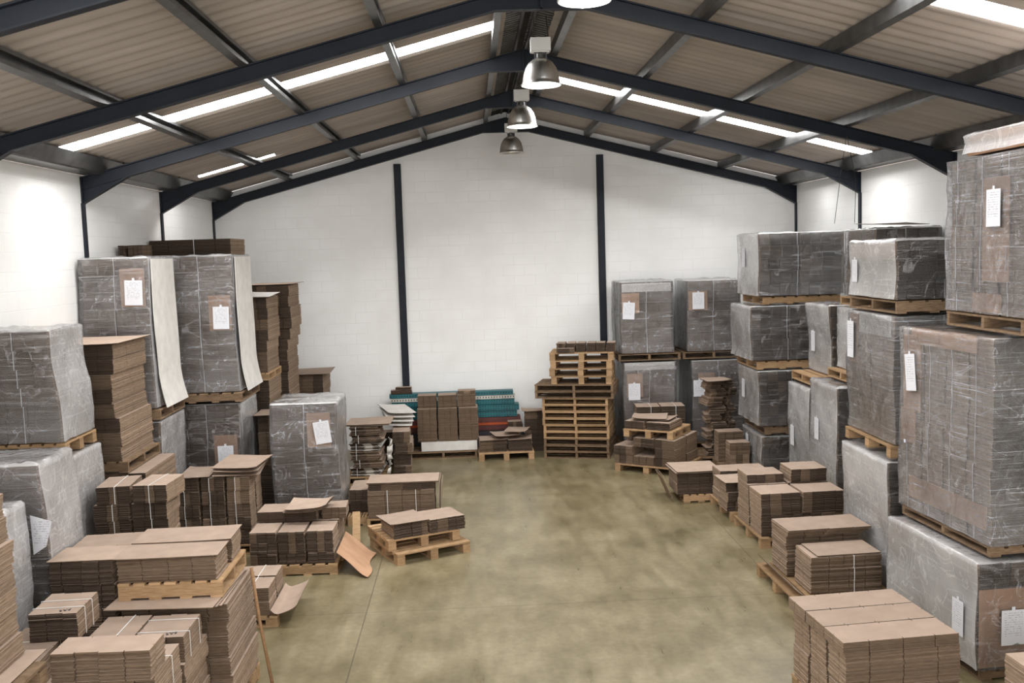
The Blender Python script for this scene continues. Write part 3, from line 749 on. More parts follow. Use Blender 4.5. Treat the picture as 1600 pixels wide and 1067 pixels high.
# pile with orange-tinted cardboard and loose sheets
GN = 'bundles in the five-layer pile with loose sheets on top'
pallet('floor pallet under the five-layer pile with loose sheets on top', 'r', -2.83, 11.86, 0, 0, .9, .74, .125)
zt = pile('in the five-layer pile with loose sheets on top', 'r', -2.84, 11.88, .13, 0, [.29, .29, .29], [.335, .335], [.17] * 5, GN, cols=['wall-side', 'middle', 'aisle-side'], strap='y-.12', gap=.02, dyaw=.2, light=[(4, 2, 0), (2, 2, 0), (3, 2, 0)])
for k in range(3): loose_sheet(['lowest', 'middle', 'topmost'][k] + ' loose sheet on the aisle end of the five-layer pile', -3.02 + .02 * k, 12.2, zt + .005 + k * .05, 4 - 6 * k, .58, .62, .05, (-.01, .03), seed=20 + k)
loose_sheet('loose sheet on the wall end of the five-layer pile', -3.53, 12.2, zt + .005, 3, .38, .66, .04, seed=24)

# low three-layer pile with torn sheets on top and kraft paper spilling off
GO = 'bundles in the three-layer pile with kraft paper'
pallet('pallet with black corner foot under the three-layer pile with kraft paper', 'r', -1.66, 10.95, 0, -1, 1.0, .92, .125, across=True, old=False)
zt = pile('in the three-layer pile with kraft paper', 'r', -1.70, 10.98, .13, -1, [.315, .315, .315], [.44, .44], [.128] * 3, GO, cols=['wall-side', 'middle', 'aisle-side'], strap='', dyaw=.8)
bundle('long strapped bundle lying across the back of the three-layer pile', -2.30, 11.62, zt + .002, -1, .72, .42, .125, group=GO)
bundle('short bundle beside the torn sheets on the three-layer pile', -1.76, 11.66, zt + .002, 2, .30, .36, .13, group=GO, tone='light')
for k in range(3): loose_sheet(['lowest', 'middle', 'topmost'][k] + ' torn curled sheet on the three-layer pile with kraft paper', -2.06 + .012 * k, 11.50 - .012 * k, zt + .132 + .022 * k, -8 + 1.5 * k, .50, .42, .13, (.0, .02), seed=31)
def drape():
    b = MB(); nx, ny = 16, 18
    for s in (0, 1):
        for j in range(ny + 1):
            for i in range(nx + 1):
                u, v = i / nx, j / ny
                x = -1.66 + .36 * u + .03 * math.sin(v * 7) * u; y = 10.90 + .85 * v - .10 * u + .04 * math.sin(u * 5)
                z = .26 * (1 - u) ** 1.7 + .012 + .03 * u * (1 - u) * 4 * abs(math.sin(v * 6 + 1)) + (.05 * u * max(0, v - .7))
                b.v.append((x, y, z + s * .004))
    st = (nx + 1) * (ny + 1); ix = lambda i, j, s: s * st + j * (nx + 1) + i
    for j in range(ny):
        for i in range(nx):
            b.f.append((ix(i, j, 1), ix(i + 1, j, 1), ix(i + 1, j + 1, 1), ix(i, j + 1, 1))); b.m.append(0)
            b.f.append((ix(i, j, 0), ix(i, j + 1, 0), ix(i + 1, j + 1, 0), ix(i + 1, j, 0))); b.m.append(0)
    tag(b.build('kraft_paper', 'panel', None, True), 'brown kraft paper spilling from the three-layer pile onto the floor', 'paper')
drape()

# aisle pair: low stack on two splayed pallets, with a strapped stack behind
pallet('lower of the two crooked pallets sticking into the aisle', 'l', -.99, 11.15, 0, 26.5, .965, .91, .135, kind='block')
pallet('upper of the two crooked pallets sticking into the aisle', 'l', -1.10, 11.28, .137, 24, .93, .78, .13, kind='block')
bundle('left-hand low bundle on the two crooked pallets', -.93, 11.64, .269, 24, .46, .5, .17, group='bundles on the crooked pallets', seed=1, jit=.006)
bundle('right-hand low bundle on the two crooked pallets', -.49, 11.82, .269, 24, .47, .5, .165, group='bundles on the crooked pallets', seed=2, jit=.006)
loose_sheet('bent sheet on the left-hand bundle of the crooked pallets', -.95, 11.63, .442, 25, .50, .52, .03, seed=41)
pallet('pallet under the strapped block behind the crooked pallets', 'l', -1.52, 12.78, 0, 0, .98, .5, .125)
pile('in the strapped block behind the crooked pallets', 'l', -1.50, 12.8, .13, 0, [.91], [.44], [.38], 'bundles in the strapped block', th=.010, strap='y-.2 y.22')
pile('lying across the strapped block behind the crooked pallets', 'l', -1.49, 12.79, .512, 0, [.90], [.45], [.085], 'bundles in the strapped block', th=.012)
for k in range(2): loose_sheet(['lower', 'upper'][k] + ' sheet folded over the strapped block behind the crooked pallets', -1.02, 13.03, .60 + .012 * k, 0, .96, .50, .01, seed=44 + k)
b = MB(); b.box((0, 0, .27), (.006, .46, .50), 0, 0, ('Y', .05)); b.box((.02, .02, .25), (.006, .40, .46), 0, 0, ('Y', .09))
tag(b.build('side_flap', 'face', None, False, (-.535, 13.03, .10)), 'upright cardboard flap hanging beside the strapped block', 'cardboard sheet')
pallet('pallet in the gap beside the free-standing wrapped load', 'l', -1.80, 12.95, 0, 0, .26, .9, .125, across=True)
pile('in the low stack between wrapped load and strapped block', 'l', -1.79, 13.15, .13, 0, [.26], [.62], [.16, .16], 'bundles in the gap beside the wrapped load', th=.012)
b = MB(); b.box((0, 0, .02), (.10, .62, .025), .0, 0, ('X', .42))
b.build('wood_offcut', 'wood', None, False, (-1.60, 12.30, .14), .1); tag(bpy.data.objects['wood_offcut'], 'tilted wooden offcut leaning near the kraft paper', 'board')

# messy white-lined stack and its neighbours
GW = 'bundles in the messy white-lined stack'
pallet('pallet under the messy white-lined stack', 'r', -1.47, 15.3, 0, 0, .64, .9, .125)
for k in range(6):
    bundle(['bottom', 'fifth down', 'fourth down', 'third down', 'second', 'top'][k] + ' crumpled bundle in the messy white-lined stack', -1.80 + .02 * math.sin(k * 2.1), 15.72, .13 + k * .134, rnd.uniform(-3, 3), .60, .8, .127, 'kraft' if k % 3 else 'white', .012, 'y-.2', GW, None, .022, .035)
def crumple(x, y, z, label, sd):
    """a white-lined flap end buckled out of the stack"""
    b = MB(); n = 12
    for i in range(n + 1):
        f = i / n
        for s in (0, 1): b.v.append((x + .05 * math.sin(f * PI) + .02 * math.sin(f * 9 + sd) + .004 * s, y + .3 * f, z)); b.v.append((x + .02 + .04 * math.sin(f * PI * 1.5 + sd) + .004 * s, y + .3 * f, z + .10))
    for i in range(n):
        a, c = 4 * i, 4 * i + 4
        for q in ((a, c, c + 1, a + 1), (a + 2, a + 3, c + 3, c + 2), (a + 1, c + 1, c + 3, a + 3), (a, a + 2, c + 2, c)): b.f.append(q); b.m.append(0)
    tag(b.build('buckled_flap', 'white_board', None, True), label, 'cardboard flap', GW)
for k in range(5): crumple(-1.468 + .010 * k, 15.36 + .05 * (k % 2), .14 + .115 * k, ['lowest', 'fourth down', 'middle', 'second', 'highest'][k] + ' white flap buckling out of the messy stack', k * 1.7)
for k in range(2): loose_sheet(['lower', 'upper'][k] + ' brown sheet jutting off the messy white-lined stack', -1.76 + .03 * k, 15.70, .938 + .02 * k, -2 + 2 * k, .72, .7, .03, (.01, .0), seed=50)
pile('in the brown stack beside the messy white-lined stack', 'l', -1.38, 15.75, 0, 3, [.30], [.7], [.19] * 4, 'bundles beside the messy stack', th=.014, wob=.02)
for k in range(4): loose_sheet(['lowest', 'third', 'second', 'topmost'][k] + ' white board fanned over the brown stack behind the messy one', -1.35 - .01 * k, 16.52 + .05 * k, .775 + .06 * k, 2 + 6 * k, .50, .72, .06, (-.04, .05), 'white_board', seed=60, group='white boards fanned on the brown stack', name='white_board', cat='board')
pile('in the low stack behind the fanned white boards', 'l', -1.66, 16.62, 0, 0, [.5], [.3], [.2] * 3, 'bundles behind the fanned boards', th=.014)

# ------------------------------------------------------------------ near-left lower group
GS = 'bundles in the near-left group of low piles'
pile('in the pile behind the near strapped bundles', 'r', -2.89, 7.5, .0, 0, [.50], [.4, .4], [.24, .24, .24, .24, .19, .19], GS, th=.009, rows=['front', 'rear'], dyaw=1.2)
loose_sheet('flat sheet on the front of the pile behind near strapped bundles', -3.14, 7.70, 1.341, 0, .52, .38, .0, seed=70)
# big bare stack with the pallet and sheets on it
GT = 'bundles in the big bare stack under the slotted pallet'
pallet('floor pallet under the big bare stack by the broomstick', 'r', -1.98, 7.36, 0, 0, .84, .94, .125)
pile('in the big bare stack under the slotted pallet', 'r', -1.98, 7.36, .13, 0, [.83], [.93], [.145] * 6, GT, th=.0085, wob=.012, off=.002, jit=.0065, tone='mid', dyaw=.2)
for k in range(3): loose_sheet(['lowest', 'middle', 'topmost'][k] + ' sheet poking out under the slotted pallet', -2.43 - .01 * k, 7.74 - .035 * k, 1.002 + k * .010, -1.5 * k, .84, .86, .0, seed=72 + k)
pallet('slotted yellow pallet between the big bare stack and the low bundles', 'r', -2.03, 7.44, 1.03, 0, .81, .80, .135, across=True)
GQ = 'low bundles on the slotted yellow pallet'
bundle('front low bundle on the slotted yellow pallet', -2.455, 7.64, 1.167, 0, .78, .40, .19, 'mid', .0085, '', GQ, 1, .006)
bundle('rear low bundle on the slotted yellow pallet', -2.43, 8.04, 1.167, 1, .76, .36, .195, 'mid', .0085, '', GQ, 2, .006)
for k in range(2): loose_sheet(['front', 'rear'][k] + ' top sheet on the slotted yellow pallet', -2.455 + .01 * k, 7.64 + .38 * k, 1.362 + .012 * k, 1, .80, .42, .015, seed=76 + k)
# strapped bundles nearest the camera
pallet('floor pallet under the near-left strapped bundles', 'r', -2.1, 6.02, 0, 0, 1.30, 1.26, .125)
zc = .13
for k in range(4):
    nm = ['bottom', 'fourth', 'third', 'second'][k]
    for q, yy in enumerate((6.36, 7.02)):
        bundle('%s-layer aisle-side %s bundle in the nearest strapped pile' % (nm, ['front', 'rear'][q]), -2.46 + .012 * (k % 2), yy, zc, rnd.uniform(-1, 1), .64, .60, .165, 'light', .009, '', GS)
        bundle('%s-layer wall-side %s bundle in the nearest strapped pile' % (nm, ['front', 'rear'][q]), -3.16, yy, zc, rnd.uniform(-1, 1), .54, .58, .165, 'light', .009, '', GS)
    zc += .167
bundle('stepped bundle right under the nearest big tan bundle', -2.46, 6.38, zc, 0, .66, .56, .19, 'light', .009, 'x.1', GS)
bundle('nearest big tan-topped bundle at the lower left', -2.45, 6.20, zc + .192, -1, .65, .30, .20, 'mid', .0085, '', GS, 3, .006)
bundle('strapped bundle with printed mark, right of the nearest big bundle', -2.315, 6.99, zc, 0, .36, .48, .19, 'light', .009, 'x.25 x-.25', GS)
bundle('flat strapped bundle between two printed bundles at lower left', -2.68, 7.0, zc, 0, .34, .50, .185, 'light', .009, 'y.1', GS)
bundle('long bundle along the wavy stack with a marked corner', -3.2, 6.60, zc, 3, .36, 1.0, .19, 'light', .009, 'x.2 x-.2', GS)
bundle('double-strapped bundle with printed mark atop the lower left pile', -3.06, 6.99, zc + .197, 2, .35, .46, .20, 'kraft', .009, 'x.12 x-.2', GS)
# printed handling marks on the top sheets of these bundles
def mark(x, y, z, yaw, parent_name):
    b = MB()
    for i in range(3): b.box((-.03 + i * .028, 0, 0), (.016, .022, .0012))
    for i in range(4): b.box((-.034 + i * .022, .022, 0), (.014, .006, .0012))
    o = b.build('printed_mark', 'dark_steel', None, False); par = parent_name
    o.parent = par; o.location = (x, y, z); o.rotation_euler.z = yaw
for o in [o for o in bpy.data.objects if 'printed mark' in o.get('label', '') or 'marked corner' in o.get('label', '')]:
    mark(.07, -.16 if 'marked' not in o['label'] else -.42, (.192 if 'atop' not in o['label'] else .202), .3, o)
b = MB(); b.tube([(-1.78, 7.90, .02), (-1.89, 8.0, .60), (-1.945, 8.04, 1.06)], .014, 10); tag(b.build('broomstick', 'stick', None, True), 'plain wooden broomstick leaning against the big bare stack', 'stick')
# flattened boxes lying beyond it
pallet('small pallet by the broomstick, half hidden by the big stack', 'r', -2.05, 9.42, 0, 0, .7, .85, .11, kind='block', across=True)
pile('on the small pallet by the broomstick', 'r', -2.13, 9.45, .112, 0, [.6], [.365, .365], [.14, .14], 'bundles by the broomstick', th=.010, rows=['front', 'rear'], tone='light', strap='y.2', gap=.022)
loose_sheet('pale cardboard tray flaring out by the broomstick', -1.985, 9.82, .112, 0, .26, .8, .22, (.08, 0), seed=80)

# ================================================================== BACK OF THE HALL
def rack_bar(label, x0, x1, y, z, h, d, m, holes=True, tilt=0., cat='racking upright', name='racking_upright', group='teal perforated racking uprights'):
    """channel-section racking member lying along the wall, slots punched through the front face"""
    Ln = x1 - x0; b = MB(); t = .004
    b.box((0, 0, h - t / 2), (Ln, d, t)); b.box((0, 0, t / 2), (Ln, d, t)); b.box((0, d / 2 - t / 2, h / 2), (Ln, t, h - 2 * t))
    yf = -d / 2
    if holes:
        p = .05; n = int(Ln / p); rows = [(.30, .70)] if h < .09 else [(.16, .36), (.62, .82)]
        zs = [0.] + [q * h for r_ in rows for q in r_] + [h]
        for i in range(n):
            xa = -Ln / 2 + Ln * i / n; xs = [xa, xa + p * .32, xa + p * .68, xa + Ln / n]
            for a in range(3):
                for c in range(len(zs) - 1):
                    if a == 1 and c % 2 == 1: continue
                    k = len(b.v); b.v += [(xs[a], yf, zs[c]), (xs[a + 1], yf, zs[c]), (xs[a + 1], yf, zs[c + 1]), (xs[a], yf, zs[c + 1])]; b.f.append((k, k + 1, k + 2, k + 3)); b.m.append(0)
        b.box((0, yf + .02, h / 2), (Ln, .002, h - .01), 0, 1)  # dark plate behind the slots, standing in for the shade inside
    else: b.box((0, yf + t / 2, h / 2), (Ln, t, h - 2 * t))
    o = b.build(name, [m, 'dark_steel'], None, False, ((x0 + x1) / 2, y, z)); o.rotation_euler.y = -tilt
    return tag(o, label, cat, group)
RU = 'teal perforated racking uprights'; RBm = 'racking beams under the teal uprights'
zz = 0.
for k, (h, m, nm) in enumerate(((.12, 'dark_steel', 'bottom dark steel beam in the racking heap'), (.12, 'dark_steel', 'second dark steel beam up in the racking heap'), (.11, 'dark_steel', 'third dark steel beam up in the racking heap'),
                               (.10, 'maroon', 'maroon beam below the orange one in the racking heap'), (.05, 'orange', 'bright orange beam in the racking heap'), (.09, 'maroon', 'upper maroon beam right above the orange one'))):
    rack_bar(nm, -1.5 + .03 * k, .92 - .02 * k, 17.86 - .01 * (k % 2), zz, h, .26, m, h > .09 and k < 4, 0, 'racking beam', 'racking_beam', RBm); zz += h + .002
zz += .002
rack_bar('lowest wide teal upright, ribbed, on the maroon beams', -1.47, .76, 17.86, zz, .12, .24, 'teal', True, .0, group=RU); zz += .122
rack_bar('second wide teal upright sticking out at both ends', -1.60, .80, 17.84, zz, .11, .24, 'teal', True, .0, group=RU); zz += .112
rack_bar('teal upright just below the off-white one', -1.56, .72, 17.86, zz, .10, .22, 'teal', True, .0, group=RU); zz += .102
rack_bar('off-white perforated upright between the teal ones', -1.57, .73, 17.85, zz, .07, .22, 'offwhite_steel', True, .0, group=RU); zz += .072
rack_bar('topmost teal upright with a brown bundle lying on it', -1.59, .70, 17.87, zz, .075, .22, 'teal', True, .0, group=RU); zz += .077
bundle('small brown bundle lying on top of the teal uprights', -1.37, 17.86, zz + .002, 3, .40, .20, .07, group='bundles by the racking heap', th=.012)
bundle('upper small brown bundle on the teal uprights', -1.33, 17.86, zz + .075, -4, .30, .16, .05, group='bundles by the racking heap', th=.012)

GBk = 'bundles in the three-column block before the racking'
pallet('long pallet under the three-column block before the racking', 'l', -1.22, 17.05, 0, 0, 1.22, .58, .125, old=True)
b = MB(); b.box((-.50, 17.12, .215), (1.0, .012, .165)); b.box((-.50, 17.36, .29), (1.0, .45, .012)); tag(b.build('white_board', 'white_board'), 'white tray board under the three-column block', 'board')
zt = pile('of the three-column block before the teal racking', 'l', -1.06, 17.13, .298, 0, [.355, .355, .355], [.42], [.30, .30], GBk, th=.014, off=.003, tone='mid')
pile('set back on the three-column block before the teal racking', 'l', -1.05, 17.22, zt, 0, [.345, .345, .335], [.33], [.23], GBk, th=.014, off=.004, tone='mid')
bundle('small light bundle at the end of the three-column block', -.16, 17.38, zt + .236, 0, .33, .28, .05, 'light', .012, '', GBk)
pile('in the low dark stack left of the three-column block', 'l', -1.50, 17.30, 0, 0, [.26], [.3], [.22, .22, .2], 'bundles beside the three-column block', th=.014)

pallet('small pallet with open bundles in the middle of the back', 'l', .02, 16.72, 0, 1, .98, .62, .135, kind='block')
GC = 'bundles on the small pallet at the back'
bundle('left-hand bundle with sagging side on the small back pallet', .285, 17.06, .138, 2, .52, .5, .20, group=GC, th=.013, jit=.012)
bundle('right-hand bundle on the small back pallet', .77, 17.05, .138, -2, .44, .5, .19, group=GC, th=.013, jit=.006)
for k in range(4): loose_sheet(['lowest', 'third', 'second', 'topmost'][k] + ' loose sheet thrown on the small back pallet', [.29, .77, .50, .72][k], 17.03, [.342, .335, .41, .48][k], [3, -4, 12, -14][k], [.50, .42, .46, .4][k], .46, .05, seed=90 + k)
GR = 'bundles between the small back pallet and pallet tower'
pile('in the stack between racking and pallet tower', 'l', .88, 17.38, 0, 0, [.36], [.28], [.2, .2, .2, .14], GR, th=.014)
loose_sheet('curled sheet on the stack between racking and pallet tower', 1.02, 17.5, .745, 0, .38, .3, .06, seed=96)
pile('in the shorter stack left of the pallet tower neighbour', 'l', .56, 17.42, 0, 0, [.26], [.26], [.2, .2, .16], GR, th=.014)

# pallet tower
GP = 'pallets in the tall pallet tower'
zz = 0.; cxp, cyp, yw = 1.17, 16.75, -15
for k in range(9):
    pallet(('bottom' if k == 0 else 'topmost' if k == 8 else ['', 'second', 'third', 'fourth', 'fifth', 'sixth', 'seventh', 'eighth'][k] + ' from the floor') + ' pallet of the nine alike in the tower', 'l', cxp + rnd.uniform(-.012, .012), cyp + rnd.uniform(-.01, .01), zz, yw + rnd.uniform(-1, 1), 1.16, .95, .117, 'stringer', False, k in (0, 1, 2), GP); zz += .119
for k in range(2):
    pallet(['lower', 'upper'][k] + ' of the two wide grey pallets in the tower', 'l', 1.04, 16.74, zz, yw + 1 - k, 1.38, .80, .122, 'stringer', False, True, GP); zz += .124
for k in range(4):
    pallet(['lowest', 'second', 'third', 'top'][k] + ' of the four small pale pallets atop the tower', 'l', [1.33, 1.30, 1.32, 1.31][k], 16.72, zz, yw + 2 + k, [1.06, 1.10, 1.08, 1.12][k], .80, .135, 'block', False, False, GP); zz += .137
pile('in the row on top of the pallet tower', 'l', 1.44, 16.78, zz, yw + 4, [.16] * 6, [.4], [.16], 'bundles on top of the pallet tower', cols=['first', 'second', 'third', 'fourth', 'fifth', 'sixth'], th=.014)
bundle('short bundle leaning before the row on the tower top', 1.60, 16.66, zz + .002, yw + 4, .30, .12, .08, 'kraft', .012, '', 'bundles on top of the pallet tower')

# round-the-corner pile, turned 36 degrees, with a second pallet on it
GD = 'bundles in the turned pile before the pallet tower'
pc = from_corner('r', 3.14, 14.98, 1.08, .98, -35)
pallet('pallet under the turned pile before the tower', 'r', 3.17, 14.95, 0, -35, 1.12, 1.02, .125, kind='block', old=False)
pile('in the turned pile before the pallet tower', 'r', 3.13, 15.0, .127, -35, [.34, .36, .36], [.48, .48], [.15, .15, .15], GD, cols=['left-hand', 'middle', 'right-hand'], th=.011, skip=[(1, 1, 0), (2, 0, 0)], off=.01, dyaw=1)
pallet('small pallet on the turned pile before the tower', 'r', 3.12, 15.06, .58, -33, .86, .8, .125, kind='block')
pile('on the small pallet over the turned pile', 'r', 3.08, 15.12, .708, -33, [.36, .42], [.6], [.13], 'bundles on the turned upper pallet', th=.011, jit=.008, off=.01)
for k in range(2): loose_sheet(['lower', 'upper'][k] + ' loose sheet on top of the turned pile', 2.98 - .12 * k, 15.62, .842 + .03 * k, -28 + 14 * k, .56, .5, .06, seed=100 + k)

# loads against the back wall, upper and lower
GU = 'wrapped loads against the back wall'
pallet('floor pallet under the lower load with white band, back wall', 'l', 2.64, 17.0, 0, 0, .96, .98, .125, across=False)
load('lower wrapped load with white top band, beside the pallet tower', 'l', 2.66, 17.02, .13, 0, .92, .95, 1.49, 7, film='film_hazy', boards=[('front', 0, 1.34, .9, .14, 'white_board')], cards=[card(-.26, .86, .28, .42, -.02, .1)], group=GU, nx=1, tone='mid', lit_side='')
pallet('floor pallet under the lower load behind the curly stacks', 'l', 3.88, 17.0, 0, 0, .96, .98, .125)
load('lower wrapped load behind the curly stacks of cardboard', 'l', 3.9, 17.02, .13, 0, .92, .95, 1.49, 7, film='film_hazy', cards=[card(-.22, .7, .30, .55, -.14, .28)], group=GU, nx=1, tone='mid', lit_side='')
pallet('raised wide pallet under the white-banded wrapped load', 'l', 2.56, 16.98, 1.645, 0, 1.12, 1.02, .12, old=True)
pallet('raised wide pallet under the wrapped load at the back corner', 'l', 3.72, 16.98, 1.645, 0, 1.12, 1.02, .12, old=True)
load('upper wrapped load with slanted white band, beside the navy wall post', 'l', 2.63, 17.0, 1.77, 0, .90, .95, 1.27, 7, film='film_hazy', boards=[('front', 0, 1.10, .88, .15, 'white_board')], cards=[card(-.28, .72, .31, .36, -.04, .05, .06)], group=GU, nx=1, tone='mid', lit_side='')
load('upper wrapped load with squared label, behind the four-high column', 'l', 3.82, 17.0, 1.77, 0, .92, .95, 1.26, 7, film='film_hazy', cards=[card(-.28, .74, .34, .34, .0, .17)], group=GU, nx=1, tone='mid', lit_side='')
pile('in the pile behind the turned pile, beside the pallet tower', 'l', 2.78, 16.46, 0, -3, [.42, .42], [.46], [.225] * 4, 'bundles behind the turned pile', th=.012, strap='y.1')
# curly columns
GK = 'bundles in the curly columns'
pallet('pallet under the curly columns', 'l', 3.72, 15.84, 0, 0, .62, .62, .10, old=True)
for c, (x, y, w, n) in enumerate(((4.02, 16.12, .34, 9), (4.30, 16.22, .2, 9))):
    for k in range(n):
        nm = 'bottom' if k == 0 else ORD[n - 1 - k] + (' down' if k < n - 1 else '')
        bundle('%s bundle in the %s curly column' % (nm, ['wider', 'narrower'][c]), x + (.05 if k % 2 else -.02) - .02 * c, y + .01 * (k % 3), .102 + k * .142, rnd.uniform(-9, 9), w, .42, .14, 'kraft', .013, '', GK, None, .012, .02)
loose_sheet('curved sheet lying over the wider curly column', 4.04, 16.08, 1.382, 6, .40, .46, .05, seed=110)
pallet('pallet under the tan-topped bundles beside the four-high column', 'l', 3.90, 15.02, 0, 0, .46, .66, .12, old=True)
pile('in the tan-topped rear stack beside the four-high column', 'l', 3.92, 15.36, .122, 0, [.42], [.30], [.25, .25], 'bundles beside the four-high column', th=.012, tone='light')
pile('in the shorter front stack beside the four-high column', 'l', 4.02, 15.04, .122, 0, [.34], [.28], [.19, .19], 'bundles beside the four-high column', th=.012, tone='light')

# ================================================================== RIGHT SIDE
G4 = 'wrapped loads in the four-high column'
def rl(label, cx, y, z, w, d, h, nl, film='film', lean=(0, 0), yaw=0, cards=(), boards=(), nx=2, ny=2, group=G4, strap=True, wob=.010, lit_side=None):
    return load(label, 'l', cx, y, z, yaw, w, d, h, nl, nx, ny, film, lean, wob, cards, boards, strap, group, lit_side=lit_side)
def sidepaper(u, v, pw=.16, ph=.3): return ('left', u, v, 0, 0, 0, 0, pw, ph, 0)
pallet('floor pallet under the four-high column', 'l', 4.42, 14.62, 0, 0, 1.15, 1.1, .125, across=True)
rl('lowest wrapped load in the four-high column', 4.44, 14.62, .13, 1.1, 1.08, .555, 3, cards=[sidepaper(.2, .3)])
pallet('lowest raised pallet in the four-high column', 'l', 4.46, 14.6, .70, 0, 1.1, 1.1, .125, across=True, old=True)
rl('third wrapped load down in the four-high column', 4.40, 14.6, .83, 1.12, 1.1, .88, 5, lean=(-.02, 0), cards=[sidepaper(.25, .5)])
pallet('orange-tinted middle pallet in the four-high column', 'l', 4.34, 14.58, 1.722, 0, 1.15, 1.12, .125, across=True)
rl('second wrapped load down in the four-high column', 4.27, 14.6, 1.852, 1.2, 1.1, .86, 5, lean=(0, 0))
pallet('highest pallet in the four-high column', 'l', 4.45, 14.6, 2.72, 0, 1.2, 1.12, .115, across=True)
rl('top wrapped load of the four-high column, dark front and white side', 4.40, 14.6, 2.84, 1.28, 1.12, .96, 5, cards=[sidepaper(.2, .6)])
# next bay: tall single loads, two high
G5 = 'wrapped loads in the narrow bay right of the four-high column'
pallet('floor pallet under the rear tall narrow load', 'l', 4.76, 13.43, 0, 0, 1.15, .92, .125, across=True)
rl('rear tall narrow wrapped load, next to the four-high column', 4.77, 13.43, .13, 1.1, .9, 1.45, 8, group=G5, cards=[sidepaper(.24, .65)])
pallet('pallet sticking out over the rear tall narrow load', 'l', 4.80, 13.43, 1.61, 0, 1.2, .92, .125, across=True)
rl('upper wrapped load with drooping top, over the rear narrow load', 5.10, 13.43, 1.74, .95, .90, 1.0, 6, group=G5, lean=(-.05, 0), cards=[sidepaper(.22, .45)])
pallet('floor pallet under the front tall narrow load', 'l', 4.74, 12.32, 0, 0, 1.15, .98, .125, across=True)
rl('front tall narrow wrapped load with pale creased top', 4.74, 12.32, .13, 1.15, .98, 1.60, 9, group=G5, boards=[('top', 0, 0, 1.1, .9, 'white_board')], cards=[sidepaper(.2, .95)])
pallet('pallet over the pale creased top of the front narrow load', 'l', 4.95, 12.32, 1.775, 0, 1.1, .95, .12, across=True)
rl('pale wrapped load wedged behind the clear tall load', 5.10, 12.34, 1.90, .95, .88, .86, 5, group=G5, wob=.003, boards=[('left', .0, .05, .8, .75, 'white_board')])
pallet('high pallet hidden behind the top right loads', 'l', 5.16, 12.32, 2.775, 0, .95, 1.02, .11, across=True)
rl('highest load at the back right, film top and dark board', 5.24, 12.34, 2.89, .84, .98, .90, 5, group=G5, lit_side='')
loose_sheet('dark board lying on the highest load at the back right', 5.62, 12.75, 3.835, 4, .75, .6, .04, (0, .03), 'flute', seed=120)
# column of three
G6 = 'wrapped loads in the three-high column'
rl('lowest wrapped load of the three-high column, white paper over its top', 4.15, 9.42, .0, 1.1, 1.15, 1.43, 8, group=G6, boards=[('left', 0, 1.12, 1.1, .28, 'white_board'), ('left', .40, .75, .16, .36, 'white_board')])
pallet('yellow pallet in the three-high column, above white paper', 'l', 4.15, 9.4, 1.455, 0, 1.1, 1.18, .125, kind='block', across=True)
rl('middle wrapped load of the three-high column, with crumpled film', 4.20, 9.42, 1.585, 1.08, 1.14, 1.32, 7, film='film_wound', group=G6, lean=(-.01, 0), wob=.015, cards=[('left', .42, .72, .24, .55, -.02, .27, .17, .4, 0)], boards=[('left', -.02, 1.08, .95, .22, 'white_board')])
pallet('grey pallet under the top load of the three-high column', 'l', 4.20, 9.38, 2.915, 0, 1.1, 1.2, .125, across=True, old=True)
rl('top wrapped load of the three-high column, under the hanging wires', 4.22, 9.42, 3.045, 1.05, 1.14, .59, 3, group=G6, boards=[('left', 0, .42, 1.1, .15, 'panel')], cards=[sidepaper(.42, .28, .14, .24)])
# nearest tall column
G7 = 'wrapped loads in the nearest right-hand column'
b_ = pallet('dark floor pallet under the nearest big wrapped load', 'l', 4.08, 7.5, 0, 5, 1.12, 1.42, .09, across=True, old=True)
rl('bottom load of the nearest column, kraft panel with large printed label', 4.05, 7.5, .095, 1.12, 1.42, .93, 5, film='film', group=G7, yaw=4.5, boards=[('front', 0, .02, 1.1, .66, 'panel')], cards=[('front', -.27, .36, 0, 0, 0, 0, .21, .297, 0), ('left', -.50, .38, 0, 0, 0, 0, .16, .30, 0)])
pallet('thin pallet squashed under the big glossy wrapped load', 'l', 4.14, 7.5, 1.045, 4.5, 1.1, 1.38, .085, across=True, old=True)
rl('big glossy tightly wrapped load in the nearest right-hand column', 4.15, 7.5, 1.135, 1.12, 1.40, 1.72, 8, film='film_wound', group=G7, yaw=4.5, nx=2, ny=4, wob=.012, strap='x', cards=[('left', .53, .93, .30, .70, .03, .36, .17, .34, -.12), ('left', .57, .62, .26, .32, 0, 0, .001, .001, 0)], boards=[('left', .02, 1.56, 1.0, .15, 'panel'), ('left', -.05, .12, 1.2, .2, 'panel')])
pallet('dark pallet under the top right corner load', 'l', 4.26, 7.28, 2.872, 0, 1.15, 1.22, .125, across=True, old=True)
rl('top right corner load, tightly wound film with a carton on top', 4.28, 7.28, 3.0, 1.15, 1.22, 1.33, 7, film='film_wound', group=G7, nx=2, ny=3, strap='x', cards=[('left', -.18, .28, .40, .85, .02, .6, .21, .30, 0)], boards=[('left', -.02, .02, .45, .16, 'panel')])
rl('brown carton under clear film on the top right corner load', 4.32, 7.30, 4.345, .9, .98, .17, 1, film='film', group=G7, nx=1, ny=1, strap=False, boards=[('left', 0, .0, .96, .16, 'panel'), ('top', 0, 0, .88, .96, 'panel')])

